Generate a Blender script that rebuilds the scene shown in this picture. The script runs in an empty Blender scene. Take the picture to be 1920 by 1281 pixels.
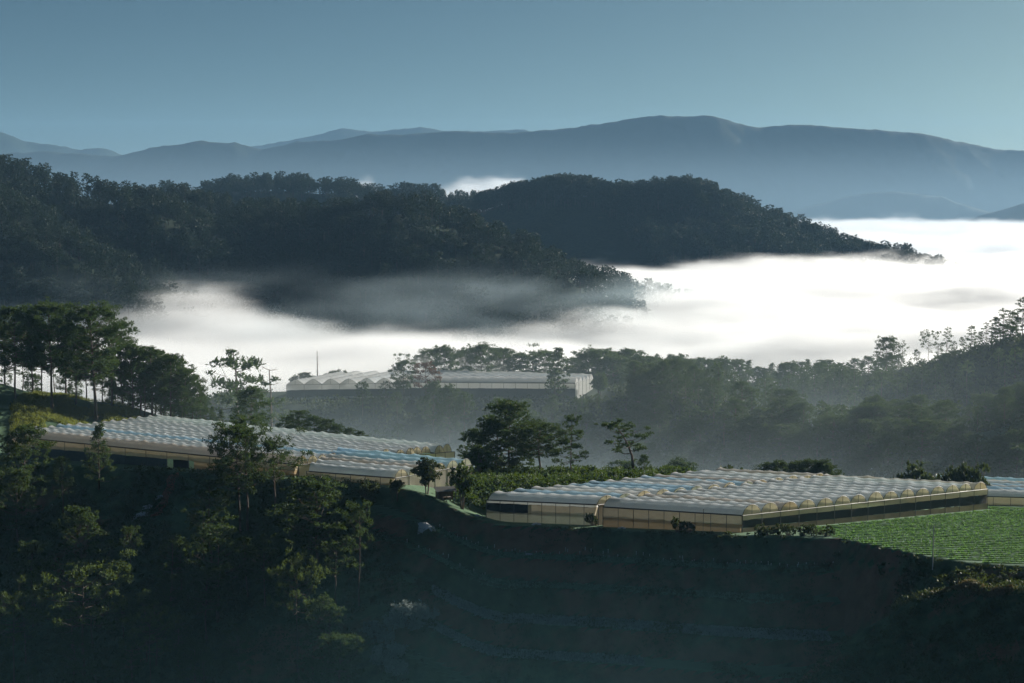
import bpy, math, random
import numpy as np
from mathutils import Vector

# ------------------------------------------------------------------ camera, sky, sun, exposure
SC = bpy.context.scene
COL = SC.collection
F = 3200.0                                   # focal length in photograph pixels
PITCH = math.radians(5.36)
cam_d = bpy.data.cameras.new('camera')
cam_d.sensor_width = 36.0
cam_d.lens = F / 1920.0 * 36.0
cam_d.clip_start = 1.0
cam_d.clip_end = 40000.0
cam = bpy.data.objects.new('camera', cam_d)
cam.rotation_euler = (math.pi / 2 - PITCH, 0, 0)
COL.objects.link(cam)
SC.camera = cam

SUN_AZ, SUN_EL = math.radians(47), math.radians(18.5)
SDIR = Vector((math.sin(SUN_AZ) * math.cos(SUN_EL), math.cos(SUN_AZ) * math.cos(SUN_EL), math.sin(SUN_EL)))
W = bpy.data.worlds.new('World')
SC.world = W
W.use_nodes = True
wn = W.node_tree
bg = wn.nodes['Background']
sky = wn.nodes.new('ShaderNodeTexSky')
sky.sky_type = 'NISHITA'
sky.sun_disc = False
sky.sun_elevation = SUN_EL
sky.sun_rotation = SUN_AZ
sky.altitude = 1500
sky.air_density = 0.5
sky.dust_density = 3.5
sky.ozone_density = 4.0
tint = wn.nodes.new('ShaderNodeMix'); tint.data_type = 'RGBA'; tint.blend_type = 'MULTIPLY'
tint.inputs[0].default_value = 1.0
tint.inputs[7].default_value = (0.44, 0.535, 0.41, 1)          # the muted teal grade of the photograph's sky
wn.links.new(sky.outputs[0], tint.inputs[6])
wn.links.new(tint.outputs[2], bg.inputs[0])
bg.inputs[1].default_value = 0.05
sl = bpy.data.lights.new('sun', 'SUN')
sl.energy = 5.0
sl.angle = math.radians(0.5)
sl.color = (1.0, 0.93, 0.82)
so = bpy.data.objects.new('sun', sl)
so.rotation_euler = SDIR.to_track_quat('Z', 'Y').to_euler()
COL.objects.link(so)

SC.view_settings.view_transform = 'Standard'
SC.view_settings.look = 'None'
SC.view_settings.gamma = 1.0
SC.view_settings.exposure = 0.78
SC.render.engine = 'CYCLES'
cy = SC.cycles
cy.use_denoising = True
cy.use_adaptive_sampling = True
cy.adaptive_threshold = 0.025
cy.max_bounces = 8
cy.diffuse_bounces = 2
cy.glossy_bounces = 2
cy.transmission_bounces = 3
cy.transparent_max_bounces = 14
cy.volume_bounces = 6
cy.volume_step_rate = 1.0
cy.volume_max_steps = 512

# ------------------------------------------------------------------ helpers
def ray(px, py):
    u, v = (px - 960.0) / F, (640.5 - py) / F
    c, s = math.cos(PITCH), math.sin(PITCH)
    return np.array([u, c + v * s, -s + v * c])

def P(px, py, D):                            # photograph pixel at distance D (world Y)
    d = ray(px, py)
    return d * (D / d[1])

def PY(p):                                   # world point -> photograph pixel
    c, s = math.cos(PITCH), math.sin(PITCH)
    f = p[1] * c - p[2] * s
    u = p[1] * s + p[2] * c
    return 960 + F * p[0] / f, 640.5 - F * u / f

def hash2(ix, iy, seed):
    h = (ix.astype(np.int64) * 374761393 + iy.astype(np.int64) * 668265263 + seed * 974634777) & 0x7fffffff
    h = ((h ^ (h >> 13)) * 1274126177) & 0x7fffffff
    h = h ^ (h >> 16)
    return (h & 0xffff) / 65535.0

def vnoise(x, y, seed=0):
    ix, iy = np.floor(x), np.floor(y)
    fx, fy = x - ix, y - iy
    fx, fy = fx * fx * (3 - 2 * fx), fy * fy * (3 - 2 * fy)
    ix, iy = ix.astype(np.int64), iy.astype(np.int64)
    a, b = hash2(ix, iy, seed), hash2(ix + 1, iy, seed)
    c, d = hash2(ix, iy + 1, seed), hash2(ix + 1, iy + 1, seed)
    return (a + (b - a) * fx) * (1 - fy) + (c + (d - c) * fx) * fy - 0.5

def fbm(x, y, scale, oct=4, seed=0):
    x, y = np.asarray(x, float), np.asarray(y, float)
    s, a, f = 0, 1.0, 1.0 / scale
    for k in range(oct):
        s = s + a * vnoise(x * f + 17.3 * k, y * f - 9.1 * k, seed + k)
        a *= 0.5
        f *= 2.03
    return s

def make_mesh(name, V, F4, mat=None, smooth=False):
    """V (n,3), F4 (m,k) faces of one size"""
    me = bpy.data.meshes.new(name)
    V = np.ascontiguousarray(V, np.float32)
    F4 = np.ascontiguousarray(F4, np.int32)
    m, k = F4.shape
    me.vertices.add(len(V))
    me.vertices.foreach_set('co', V.ravel())
    me.loops.add(m * k)
    me.loops.foreach_set('vertex_index', F4.ravel())
    me.polygons.add(m)
    me.polygons.foreach_set('loop_start', np.arange(m, dtype=np.int32) * k)
    me.polygons.foreach_set('use_smooth', np.full(m, smooth, bool))
    me.update(calc_edges=True)
    if mat:
        me.materials.append(mat)
    return me

def link(name, me, parent=None, loc=None):
    o = bpy.data.objects.new(name, me)
    COL.objects.link(o)
    if parent:
        o.parent = parent
    if loc is not None:
        o.location = loc
    return o

def tag(o, label=None, cat=None, group=None, kind=None):
    if label: o['label'] = label
    if cat: o['category'] = cat
    if group: o['group'] = group
    if kind: o['kind'] = kind
    return o

def thing(name, label, cat, loc, group=None, rz=0.0, sc=1.0):
    o = bpy.data.objects.new(name, None)
    COL.objects.link(o)
    o.location = loc
    o.rotation_euler = (0, 0, rz)
    o.scale = (sc, sc, sc) if not hasattr(sc, '__len__') else sc
    return tag(o, label, cat, group)

class Geo:
    """collects quads"""
    def __init__(s):
        s.v, s.f, s.n = [], [], 0
    def add(s, V, Fq):
        V = np.asarray(V, float); Fq = np.asarray(Fq, int)
        s.v.append(V); s.f.append(Fq + s.n); s.n += len(V)
    def grid(s, G):
        """G (a,b,3) array of points"""
        a, b = G.shape[:2]
        i = np.arange((a - 1) * (b - 1)); r, c = i // (b - 1), i % (b - 1)
        k = r * b + c
        s.add(G.reshape(-1, 3), np.stack([k, k + 1, k + b + 1, k + b], 1))
    def box(s, c, d, rz=0.0):
        c, d = np.array(c, float), np.array(d, float) / 2
        q = np.array([[x, y, z] for x in (-1, 1) for y in (-1, 1) for z in (-1, 1)]) * d
        R = np.array([[math.cos(rz), -math.sin(rz), 0], [math.sin(rz), math.cos(rz), 0], [0, 0, 1]])
        s.add(q @ R.T + c, [[0, 1, 3, 2], [4, 6, 7, 5], [0, 4, 5, 1], [2, 3, 7, 6], [0, 2, 6, 4], [1, 5, 7, 3]])
    def tube(s, pts, rad, n=6):
        pts = np.asarray(pts, float); m = len(pts)
        rad = np.broadcast_to(np.asarray(rad, float), (m,))
        t = np.gradient(pts, axis=0)
        t /= np.linalg.norm(t, axis=1)[:, None] + 1e-9
        ref = np.array([0, 0, 1.0]) if abs(t[:, 2]).mean() < 0.8 else np.array([1.0, 0, 0])
        a = np.cross(t, ref); a /= np.linalg.norm(a, axis=1)[:, None] + 1e-9
        b = np.cross(t, a)
        th = np.arange(n) / n * 2 * math.pi
        G = pts[:, None] + rad[:, None, None] * (a[:, None] * np.cos(th)[None, :, None] + b[:, None] * np.sin(th)[None, :, None])
        V = G.reshape(-1, 3)
        Fq = [[i * n + j, i * n + (j + 1) % n, (i + 1) * n + (j + 1) % n, (i + 1) * n + j] for i in range(m - 1) for j in range(n)]
        s.add(V, Fq)
    def mesh(s, name, mat=None, smooth=False):
        return make_mesh(name, np.concatenate(s.v), np.concatenate(s.f), mat, smooth)

# ------------------------------------------------------------------ materials
def mat(name):
    m = bpy.data.materials.new(name)
    m.use_nodes = True
    n = m.node_tree
    return m, n, n.nodes['Principled BSDF'], n.nodes['Material Output']

def noise_node(n, scale, detail=4, rough=0.55, coord='Object', mapscale=None):
    tc = n.nodes.new('ShaderNodeTexCoord')
    t = n.nodes.new('ShaderNodeTexNoise')
    t.inputs['Scale'].default_value = scale
    t.inputs['Detail'].default_value = detail
    t.inputs['Roughness'].default_value = rough
    if mapscale:
        mp = n.nodes.new('ShaderNodeMapping')
        mp.inputs['Scale'].default_value = mapscale
        n.links.new(tc.outputs[coord], mp.inputs[0]); n.links.new(mp.outputs[0], t.inputs[0])
    else:
        n.links.new(tc.outputs[coord], t.inputs[0])
    return t

def ramp(n, src, stops):
    r = n.nodes.new('ShaderNodeValToRGB')
    e = r.color_ramp.elements
    e[0].position, e[0].color = stops[0][0], (*stops[0][1], 1)
    e[1].position, e[1].color = stops[-1][0], (*stops[-1][1], 1)
    for p, c in stops[1:-1]:
        x = e.new(p); x.color = (*c, 1)
    n.links.new(src, r.inputs[0])
    return r

def foliage_mat(name, dark, light, trans, tmix=0.3, rnd=0.4):
    m, n, b, out = mat(name)
    g = n.nodes.new('ShaderNodeNewGeometry')
    t = noise_node(n, 0.45, 2)
    add = n.nodes.new('ShaderNodeMath'); add.operation = 'MULTIPLY_ADD'
    n.links.new(g.outputs['Random Per Island'], add.inputs[0]); add.inputs[1].default_value = rnd
    n.links.new(t.outputs[0], add.inputs[2])
    r = ramp(n, add.outputs[0], [(0.3, dark), (1.05, light)])
    n.links.new(r.outputs[0], b.inputs['Base Color'])
    b.inputs['Roughness'].default_value = 0.6
    b.inputs['Specular IOR Level'].default_value = 0.12
    tr = n.nodes.new('ShaderNodeBsdfTranslucent')
    tr.inputs[0].default_value = (*trans, 1)
    mx = n.nodes.new('ShaderNodeMixShader'); mx.inputs[0].default_value = tmix
    n.links.new(b.outputs[0], mx.inputs[1]); n.links.new(tr.outputs[0], mx.inputs[2])
    n.links.new(mx.outputs[0], out.inputs[0])
    return m

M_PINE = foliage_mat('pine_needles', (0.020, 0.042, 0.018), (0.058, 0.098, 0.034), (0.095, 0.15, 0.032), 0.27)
M_PINE_LIT = foliage_mat('sunlit_needles', (0.026, 0.048, 0.020), (0.085, 0.125, 0.042), (0.13, 0.18, 0.04), 0.33)  # paler copy of the pine needles, sunlight put into the colour
M_FAR = foliage_mat('far_needles', (0.010, 0.025, 0.019), (0.026, 0.044, 0.028), (0.035, 0.06, 0.022), 0.18, 0.25)
M_RUST = foliage_mat('rusty_needles', (0.08, 0.042, 0.03), (0.15, 0.08, 0.055), (0.16, 0.08, 0.04), 0.3)
M_COFFEE = foliage_mat('coffee_leaves', (0.018, 0.045, 0.014), (0.075, 0.13, 0.035), (0.12, 0.18, 0.03), 0.25)
M_BUSH = foliage_mat('bush_leaves', (0.02, 0.038, 0.018), (0.06, 0.09, 0.035), (0.09, 0.12, 0.03), 0.25)
M_CROP = foliage_mat('crop_leaves', (0.032, 0.09, 0.024), (0.075, 0.17, 0.048), (0.16, 0.31, 0.07), 0.48)
M_BED = foliage_mat('bed_leaves', (0.15, 0.27, 0.19), (0.27, 0.41, 0.30), (0.12, 0.20, 0.08), 0.25)
M_SILVER = foliage_mat('silvery_leaves', (0.22, 0.27, 0.27), (0.42, 0.48, 0.48), (0.14, 0.16, 0.12), 0.2)
M_GRASS = foliage_mat('tall_grass', (0.07, 0.10, 0.025), (0.19, 0.22, 0.06), (0.27, 0.30, 0.06), 0.4)
M_DRY = foliage_mat('dry_grass', (0.10, 0.09, 0.05), (0.22, 0.19, 0.11), (0.22, 0.18, 0.08), 0.35)

def bark_mat(name, a, b2):
    m, n, b, out = mat(name)
    t = noise_node(n, 2.5, 5, 0.65, mapscale=(1, 1, 0.25))
    r = ramp(n, t.outputs[0], [(0.3, a), (0.7, b2)])
    n.links.new(r.outputs[0], b.inputs['Base Color'])
    b.inputs['Roughness'].default_value = 0.9
    return m
M_BARK = bark_mat('bark', (0.05, 0.035, 0.026), (0.16, 0.12, 0.09))
M_PALE = bark_mat('dead_wood', (0.16, 0.12, 0.10), (0.34, 0.27, 0.23))
M_WOOD = bark_mat('weathered_wood', (0.08, 0.06, 0.045), (0.2, 0.15, 0.11))

def plain(name, c, rough=0.7, metal=0.0, var=0.15, scale=3.0):
    m, n, b, out = mat(name)
    t = noise_node(n, scale, 4)
    r = ramp(n, t.outputs[0], [(0.3, tuple(x * (1 - var) for x in c)), (0.7, tuple(min(1, x * (1 + var)) for x in c))])
    n.links.new(r.outputs[0], b.inputs['Base Color'])
    b.inputs['Roughness'].default_value = rough
    b.inputs['Metallic'].default_value = metal
    return m

def film_mat(name, c, tint, tmix=0.4, rough=0.2, dirt=0.2, clear=0.13):
    """polythene sheet: glossy skin over a milky translucent film, with dust streaks and patches"""
    m, n, b, out = mat(name)
    t = noise_node(n, 0.9, 6, 0.65, mapscale=(1, 1, 2))
    t2 = noise_node(n, 0.22, 3)
    ad = n.nodes.new('ShaderNodeMath'); ad.operation = 'MULTIPLY_ADD'; ad.inputs[1].default_value = 0.5
    n.links.new(t.outputs[0], ad.inputs[0]); n.links.new(t2.outputs[0], ad.inputs[2])
    d = tuple(x * (1 - dirt) * w for x, w in zip(c, (1, 0.97, 0.92)))
    r = ramp(n, ad.outputs[0], [(0.55, d), (0.95, c)])
    n.links.new(r.outputs[0], b.inputs['Base Color'])
    b.inputs['Roughness'].default_value = rough
    b.inputs['Specular IOR Level'].default_value = 0.6
    bp = n.nodes.new('ShaderNodeBump'); bp.inputs['Strength'].default_value = 0.5; bp.inputs['Distance'].default_value = 0.08
    n.links.new(t.outputs[0], bp.inputs['Height']); n.links.new(bp.outputs[0], b.inputs['Normal'])
    tr = n.nodes.new('ShaderNodeBsdfTranslucent'); tr.inputs[0].default_value = (*tint, 1)
    mx = n.nodes.new('ShaderNodeMixShader'); mx.inputs[0].default_value = tmix
    n.links.new(b.outputs[0], mx.inputs[1]); n.links.new(tr.outputs[0], mx.inputs[2])
    tp = n.nodes.new('ShaderNodeBsdfTransparent'); tp.inputs[0].default_value = (*[min(1, x * 1.15) for x in tint], 1)
    m2 = n.nodes.new('ShaderNodeMixShader'); m2.inputs[0].default_value = clear
    n.links.new(mx.outputs[0], m2.inputs[1]); n.links.new(tp.outputs[0], m2.inputs[2])
    n.links.new(m2.outputs[0], out.inputs[0])
    return m
M_FILM = [film_mat('clear_film', (0.86, 0.91, 0.95), (0.86, 0.92, 0.96), .38),
          film_mat('blue_film', (0.52, 0.72, 0.90), (0.62, 0.80, 0.94), .38),
          film_mat('grey_film', (0.78, 0.82, 0.86), (0.80, 0.84, 0.86), .38),
          film_mat('brown_film', (0.66, 0.63, 0.60), (0.74, 0.69, 0.63), .38),
          film_mat('white_film', (0.88, 0.90, 0.92), (0.93, 0.94, 0.94), .45)]
M_GABLE = film_mat('gable_film', (0.62, 0.55, 0.40), (0.84, 0.72, 0.46), 0.55, 0.4, 0.35, .25)
M_WALLF = film_mat('wall_film', (0.52, 0.47, 0.38), (0.60, 0.52, 0.38), 0.45, 0.5, 0.5, .25)
M_WALLT = film_mat('tan_wall_film', (0.34, 0.27, 0.18), (0.44, 0.33, 0.20), 0.45, 0.6, 0.55, .2)
M_WALLW = film_mat('pale_wall_film', (0.72, 0.74, 0.74), (0.80, 0.80, 0.76), 0.55, 0.5)
M_NET = plain('dark_net', (0.035, 0.037, 0.035), 0.9)
M_NETG = plain('grey_net', (0.10, 0.115, 0.11), 0.9)
M_STEEL = plain('galvanised_steel', (0.10, 0.10, 0.095), 0.6, 0.3)
M_SCRAP = film_mat('scrap_plastic', (0.70, 0.73, 0.78), (0.6, 0.62, 0.66), 0.2, 0.4)
M_STAKE = plain('white_paint', (0.78, 0.78, 0.76), 0.6)
M_CONC = plain('concrete', (0.42, 0.41, 0.38), 0.8)

def ground_mat(name, greens, soil, soil_lo=0.55, soil_hi=0.72, steep=False, bump=0.6):
    m, n, b, out = mat(name)
    t1 = noise_node(n, 0.35, 6, 0.65)
    t2 = noise_node(n, 0.06, 4, 0.6)
    g = ramp(n, t1.outputs[0], [(0.3, greens[0]), (0.7, greens[1])])
    s = ramp(n, t1.outputs[0], [(0.3, soil[0]), (0.7, soil[1])])
    mr = n.nodes.new('ShaderNodeMapRange'); mr.inputs[1].default_value = soil_lo; mr.inputs[2].default_value = soil_hi
    src = t2.outputs[0]
    if steep:
        ge = n.nodes.new('ShaderNodeNewGeometry')
        sx = n.nodes.new('ShaderNodeSeparateXYZ'); n.links.new(ge.outputs['True Normal'], sx.inputs[0])
        st = n.nodes.new('ShaderNodeMapRange'); st.inputs[1].default_value = 0.95; st.inputs[2].default_value = 0.7
        st.inputs[3].default_value = -0.25; st.inputs[4].default_value = 0.1
        n.links.new(sx.outputs[2], st.inputs[0])
        a = n.nodes.new('ShaderNodeMath'); a.operation = 'ADD'
        n.links.new(t2.outputs[0], a.inputs[0]); n.links.new(st.outputs[0], a.inputs[1])
        src = a.outputs[0]
    n.links.new(src, mr.inputs[0])
    mx = n.nodes.new('ShaderNodeMix'); mx.data_type = 'RGBA'
    n.links.new(mr.outputs[0], mx.inputs[0]); n.links.new(g.outputs[0], mx.inputs[6]); n.links.new(s.outputs[0], mx.inputs[7])
    col = mx.outputs[2]
    if steep:                                  # relief shading put into colour: pale grassy benches, darker scrub and soil banks
        fl = n.nodes.new('ShaderNodeMapRange'); fl.inputs[1].default_value = 0.86; fl.inputs[2].default_value = 0.97
        n.links.new(sx.outputs[2], fl.inputs[0])
        lv = n.nodes.new('ShaderNodeMix'); lv.data_type = 'RGBA'; lv.inputs[7].default_value = (0.13, 0.22, 0.14, 1)
        lm = n.nodes.new('ShaderNodeMath'); lm.operation = 'MULTIPLY'; lm.inputs[1].default_value = 0.65
        n.links.new(fl.outputs[0], lm.inputs[0]); n.links.new(lm.outputs[0], lv.inputs[0]); n.links.new(col, lv.inputs[6])
        col = lv.outputs[2]
    n.links.new(col, b.inputs['Base Color'])
    b.inputs['Roughness'].default_value = 0.95
    b.inputs['Specular IOR Level'].default_value = 0.1
    bp = n.nodes.new('ShaderNodeBump'); bp.inputs['Strength'].default_value = bump; bp.inputs['Distance'].default_value = 0.6
    n.links.new(t1.outputs[0], bp.inputs['Height']); n.links.new(bp.outputs[0], b.inputs['Normal'])
    return m
M_GROUND = ground_mat('farm_ground', ((0.034, 0.066, 0.036), (0.100, 0.155, 0.080)), ((0.15, 0.085, 0.055), (0.25, 0.145, 0.10)), 0.53, 0.66, True)
M_HILLG = ground_mat('hill_ground', ((0.012, 0.024, 0.016), (0.035, 0.052, 0.028)), ((0.05, 0.045, 0.025), (0.08, 0.07, 0.035)), 0.62, 0.8)
M_MTN = ground_mat('mountain_forest', ((0.012, 0.026, 0.02), (0.03, 0.05, 0.03)), ((0.03, 0.04, 0.03), (0.05, 0.06, 0.04)), 0.6, 0.8)

# ------------------------------------------------------------------ terrain heights
def ridge(pts, s, w=0.0, x=None, y=None, rnd=25.0):
    """height of a ridge given as photograph pixels + distance, falling away at slope s beyond half width w"""
    p = np.array([P(*q) for q in pts])
    best = np.full(x.shape, -1e9)
    for a, b in zip(p[:-1], p[1:]):
        d = b - a
        L = d[0] ** 2 + d[1] ** 2 + 1e-9
        t = np.clip(((x - a[0]) * d[0] + (y - a[1]) * d[1]) / L, 0, 1)
        r = np.hypot(x - a[0] - t * d[0], y - a[1] - t * d[1])
        r = np.maximum(r - w, 0)
        r = np.sqrt(r * r + rnd * rnd) - rnd
        best = np.maximum(best, a[2] + t * d[2] - s * r)
    return best

VALLEY = -140.0
HILLS_FAR = {
 'L1': ([(-420, 280, 1400), (-200, 300, 1350), (0, 338, 1300), (100, 362, 1300), (200, 388, 1300), (330, 395, 1320), (420, 425, 1330), (500, 428, 1330)], 0.5, 0),
 'L2': ([(500, 428, 1300), (560, 418, 1220), (640, 420, 1210), (700, 412, 1200), (760, 407, 1190), (850, 440, 1180), (900, 470, 1190), (960, 508, 1200), (1040, 520, 1210), (1100, 528, 1230), (1180, 548, 1240), (1290, 575, 1260), (1400, 610, 1280)], 0.5, 0),
 'S1': ([(200, 388, 1300), (330, 440, 1180), (480, 525, 1120), (560, 580, 1100), (640, 620, 1090)], 0.55, 0),
 'S0': ([(-200, 300, 1350), (-80, 400, 1120), (60, 475, 1060), (150, 535, 1050), (230, 590, 1050)], 0.5, 0),
 'R': ([(780, 425, 1900), (880, 405, 1850), (980, 383, 1800), (1050, 370, 1780), (1150, 367, 1760), (1290, 370, 1740), (1340, 400, 1720), (1400, 425, 1710), (1450, 457, 1690), (1550, 482, 1670), (1650, 500, 1650), (1740, 525, 1640), (1850, 560, 1640)], 0.45, 0),
 'RS': ([(1290, 370, 1740), (1340, 450, 1650), (1400, 520, 1600), (1430, 580, 1560)], 0.5, 0),
 'B': ([(200, 400, 2000), (310, 372, 1950), (360, 375, 1950), (450, 352, 1950), (550, 352, 1950), (620, 365, 1950), (680, 392, 1950), (760, 385, 1950), (850, 395, 1950), (920, 420, 1900)], 0.4, 0),
}
HILLS_MID = {
 'GH': ([(525, 748, 600), (700, 742, 605), (900, 742, 605), (1110, 740, 605), (1200, 745, 600)], 0.62, 20),
 'RF': ([(1180, 750, 600), (1260, 755, 580), (1340, 775, 560), (1440, 805, 540), (1560, 822, 530), (1700, 822, 520), (1850, 810, 500), (2050, 770, 490)], 0.5, 6),
 'RB': ([(900, 735, 690), (1150, 722, 740), (1250, 715, 760), (1350, 720, 760), (1450, 732, 750), (1540, 724, 740), (1640, 715, 720), (1750, 700, 700)], 0.28, 5),
 'RH': ([(1640, 700, 640), (1720, 683, 640), (1800, 665, 630), (1860, 648, 620), (1920, 632, 610), (2150, 560, 600)], 0.55, 0),
}
def h_far(x, y):
    x, y = np.asarray(x, float), np.asarray(y, float)
    h = np.full(x.shape, VALLEY)
    for pts, s, w in HILLS_FAR.values():
        h = np.maximum(h, ridge(pts, s, w, x, y))
    return h + np.where(h > VALLEY + 1, 1, 0) * (fbm(x, y, 130, 4, 3) * 16)

def h_mid(x, y):
    x, y = np.asarray(x, float), np.asarray(y, float)
    h = np.full(x.shape, VALLEY)
    for k, (pts, s, w) in HILLS_MID.items():
        h = np.maximum(h, ridge(pts, s, w, x, y, 10.0) + (0 if k == 'GH' else 1) * fbm(x, y, 60, 4, 5) * 6)
    return h

# the farm plateau -----------------------------------------------------------
def plane(x, y):
    left = -58.3 - 0.075 * (y - 350) - 0.018 * np.clip(x + 110, 0, 120)
    right = -62.0 - 0.11 * (y - 300) - 0.012 * np.clip(x, 0, 130)
    t = np.clip((x + 22) / 22, 0, 1); t = t * t * (3 - 2 * t)
    return left * (1 - t) + right * t

def on_plane(px, py):
    d = ray(px, py)
    t = 300.0
    for _ in range(60):
        q = d * t
        t += (plane(q[0], q[1]) - q[2]) / d[2] * 0.6
    return d * t

_fe = [(-300, 352), (-148, 352), (-107, 356), (-88, 350), (-67, 340), (-42, 329), (-22, 319), (-6, 311.5), (16, 305.5), (30, 299.5), (42, 295.5), (70, 291), (110, 287), (300, 287)]
FE_X, FE_Y = np.array([float(p[0]) for p in _fe]), np.array([float(p[1]) for p in _fe])
_ff = [on_plane(*q) for q in [(1440, 990), (1500, 992), (1570, 1010), (1640, 1024), (1720, 1041), (1800, 1053), (1860, 1057), (1920, 1060), (2000, 1064)]]
FF_X = np.array([p[0] for p in _ff] + [200]); FF_Y = np.array([p[1] for p in _ff] + [_ff[-1][1] - 10])
TER_D = np.array([0, 1.0, 4.0, 7.6, 10.2, 13.6, 16.0, 22.0, 24.3, 29.5, 33, 36, 70, 160.])
TER_Z = np.array([0, -.1, -4.3, -4.5, -8.0, -8.2, -12.4, -12.7, -16.4, -16.7, -21, -21.3, -42, -95])
_be = [(-260, 420), (-150, 430), (-100, 440), (-60, 425), (-20, 400), (0, 392), (20, 398), (50, 405), (90, 395), (130, 400), (300, 400)]
BE_X, BE_Y = np.array([b[0] for b in _be]), np.array([b[1] for b in _be])

KNOLL = [(-250, 690, 425), (-100, 712, 432), (0, 738, 440), (90, 748, 443), (170, 757, 446), (230, 778, 452), (330, 795, 462), (400, 806, 468)]
def h_near(x, y):
    x, y = np.asarray(x, float), np.asarray(y, float)
    fy = np.interp(x, FE_X, FE_Y)
    edge = plane(x, fy)
    d = fy - y
    rag = fbm(x, y, 14, 3, 11)
    ter = np.interp(np.maximum(d + rag * 1.2, 0), TER_D, TER_Z)
    nat = -np.maximum(d, 0) * 0.62 + (fbm(x, y, 38, 4, 21) * 9 * np.clip(d / 15, 0, 1))
    tw = np.clip((x + 32) / 14, 0, 1)
    front = edge + np.where(d > 0, nat * (1 - tw) + ter * tw, 0)
    h = np.where(d > 0, front, plane(x, y))
    # field that reaches nearer on the right
    fld = plane(x, y)
    ffy = np.interp(x, FF_X, FF_Y)
    df = np.maximum(ffy - y, 0)
    bank = np.interp(df + rag * 0.5 * (df > 0), [0, .8, 3.2, 6.5, 60], [0, -.3, -2.6, -2.9, -42])
    fz = fld + bank - np.maximum(FF_X[0] - x, 0) * 1.2
    h = np.where(x > FF_X[0] - 12, np.maximum(h, fz), h)
    # dark spur at lower right, nearer than the field
    h = np.maximum(h, ridge([(1480, 1340, 238), (1600, 1240, 246), (1680, 1160, 250), (1760, 1118, 249), (1850, 1092, 245), (2000, 1090, 238), (2500, 1090, 236)], 0.85, 0, x, y, 3.0) + rag * 1.2 + fbm(x, y, 6, 2, 55) * 1.6)
    # back edge
    by = np.interp(x, BE_X, BE_Y)
    db = np.maximum(y - by, 0)
    h = np.where(db > 0, np.minimum(h, plane(x, by) - 0.55 * (np.sqrt(db * db + 36) - 6)), h)
    # the coffee plot swells up between the two greenhouses
    lx = -4.8 + (y - 318) * .88
    mm = np.clip(np.minimum(np.minimum((lx - 1.2 - x) / 4, (x + 13) / 5), np.minimum((y - 322) / 10, (384 - y) / 10)), 0, 1)
    mm = mm * mm * (3 - 2 * mm)
    h = np.maximum(h, h * (1 - mm) + (-62.4 - .11 * (y - 345)) * mm)
    # wooded knoll on the left
    k = ridge(KNOLL, 0.42, 4, x, y, 6.0) + fbm(x, y, 25, 4, 31) * 2.0 * np.clip((y - 395) / 20, 0, 1)
    h = np.maximum(h, np.where(y > 395, k, -1e9))
    return np.maximum(h, VALLEY)

def H(x, y):
    x, y = np.asarray(x, float), np.asarray(y, float)
    return np.where(y < 500, np.maximum(h_near(x, y), np.where(y > 420, h_mid(x, y), VALLEY)), np.maximum(h_mid(x, y), h_far(x, y)))

def H1(x, y):
    return float(H(np.array([x]), np.array([y]))[0])

def terrain(name, xs, ys, fn, m, kind='structure', smooth=True):
    X, Y = np.meshgrid(xs, ys)
    Z = fn(X, Y)
    g = Geo(); g.grid(np.stack([X, Y, Z], 2))
    return tag(link(name, g.mesh(name, m, smooth)), kind=kind)

terrain('farm_ground', np.arange(-220, 231, 1.0), np.concatenate([np.arange(110, 230, 3.0), np.arange(230, 400, 0.7), np.arange(400, 500.1, 1.5)]), H, M_GROUND)
terrain('hill_ground', np.arange(-520, 561, 4.0), np.concatenate([[500.0], np.arange(503, 900, 3.5)]), H, M_HILLG)
terrain('far_hill_ground', np.arange(-1100, 1200, 8.0), np.concatenate([[898.0], np.arange(904, 2400, 7.0)]), H, M_HILLG)

def flat_sheet():
    g = Geo()
    X, Y = np.meshgrid(np.linspace(-9000, 9000, 30), np.linspace(-600, 14000, 30))
    g.grid(np.stack([X, Y, np.full(X.shape, VALLEY - 6.0)], 2))
    return tag(link('ground', g.mesh('ground', M_HILLG)), kind='structure')
flat_sheet()

MOUNT = [
 ([(-400, 330, 6300), (-100, 300, 6400), (20, 286, 6500), (100, 284, 6500), (200, 293, 6500), (232, 291, 6500), (290, 276, 6500), (380, 264, 6500), (440, 268, 6500), (490, 281, 6500), (560, 266, 6500), (640, 262, 6500), (690, 251, 6500), (760, 252, 6500), (850, 246, 6500), (960, 249, 6500), (1060, 241, 6500), (1130, 231, 6500), (1180, 223, 6500), (1240, 215, 6500), (1280, 219, 6500), (1330, 216, 6500), (1400, 235, 6500), (1430, 239, 6500), (1480, 233, 6500), (1530, 236, 6500), (1600, 241, 6500), (1650, 244, 6500), (1720, 249, 6500), (1800, 266, 6500), (1860, 279, 6500), (1920, 283, 6500), (2100, 300, 6500), (2500, 330, 6500)], 0.7),
 ([(-300, 240, 8200), (-60, 242, 8200), (0, 248, 8200), (40, 265, 8200), (100, 272, 8200), (150, 281, 8200), (190, 277, 8200), (220, 291, 8200), (280, 330, 8200)], 0.5),
 ([(430, 281, 9500), (540, 264, 9500), (600, 251, 9500), (640, 241, 9500), (700, 247, 9500), (790, 238, 9500), (830, 245, 9500), (900, 246, 9500), (980, 243, 9500), (1030, 256, 9500)], 0.5),
 ([(1330, 425, 5200), (1480, 398, 5600), (1600, 366, 5700), (1680, 358, 5700), (1760, 368, 5700), (1820, 388, 5600), (1900, 412, 5100)], 0.75),
 ([(1780, 425, 4600), (1850, 401, 4600), (1920, 381, 4600), (2050, 355, 4650), (2400, 330, 4700)], 0.75),
]
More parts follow.
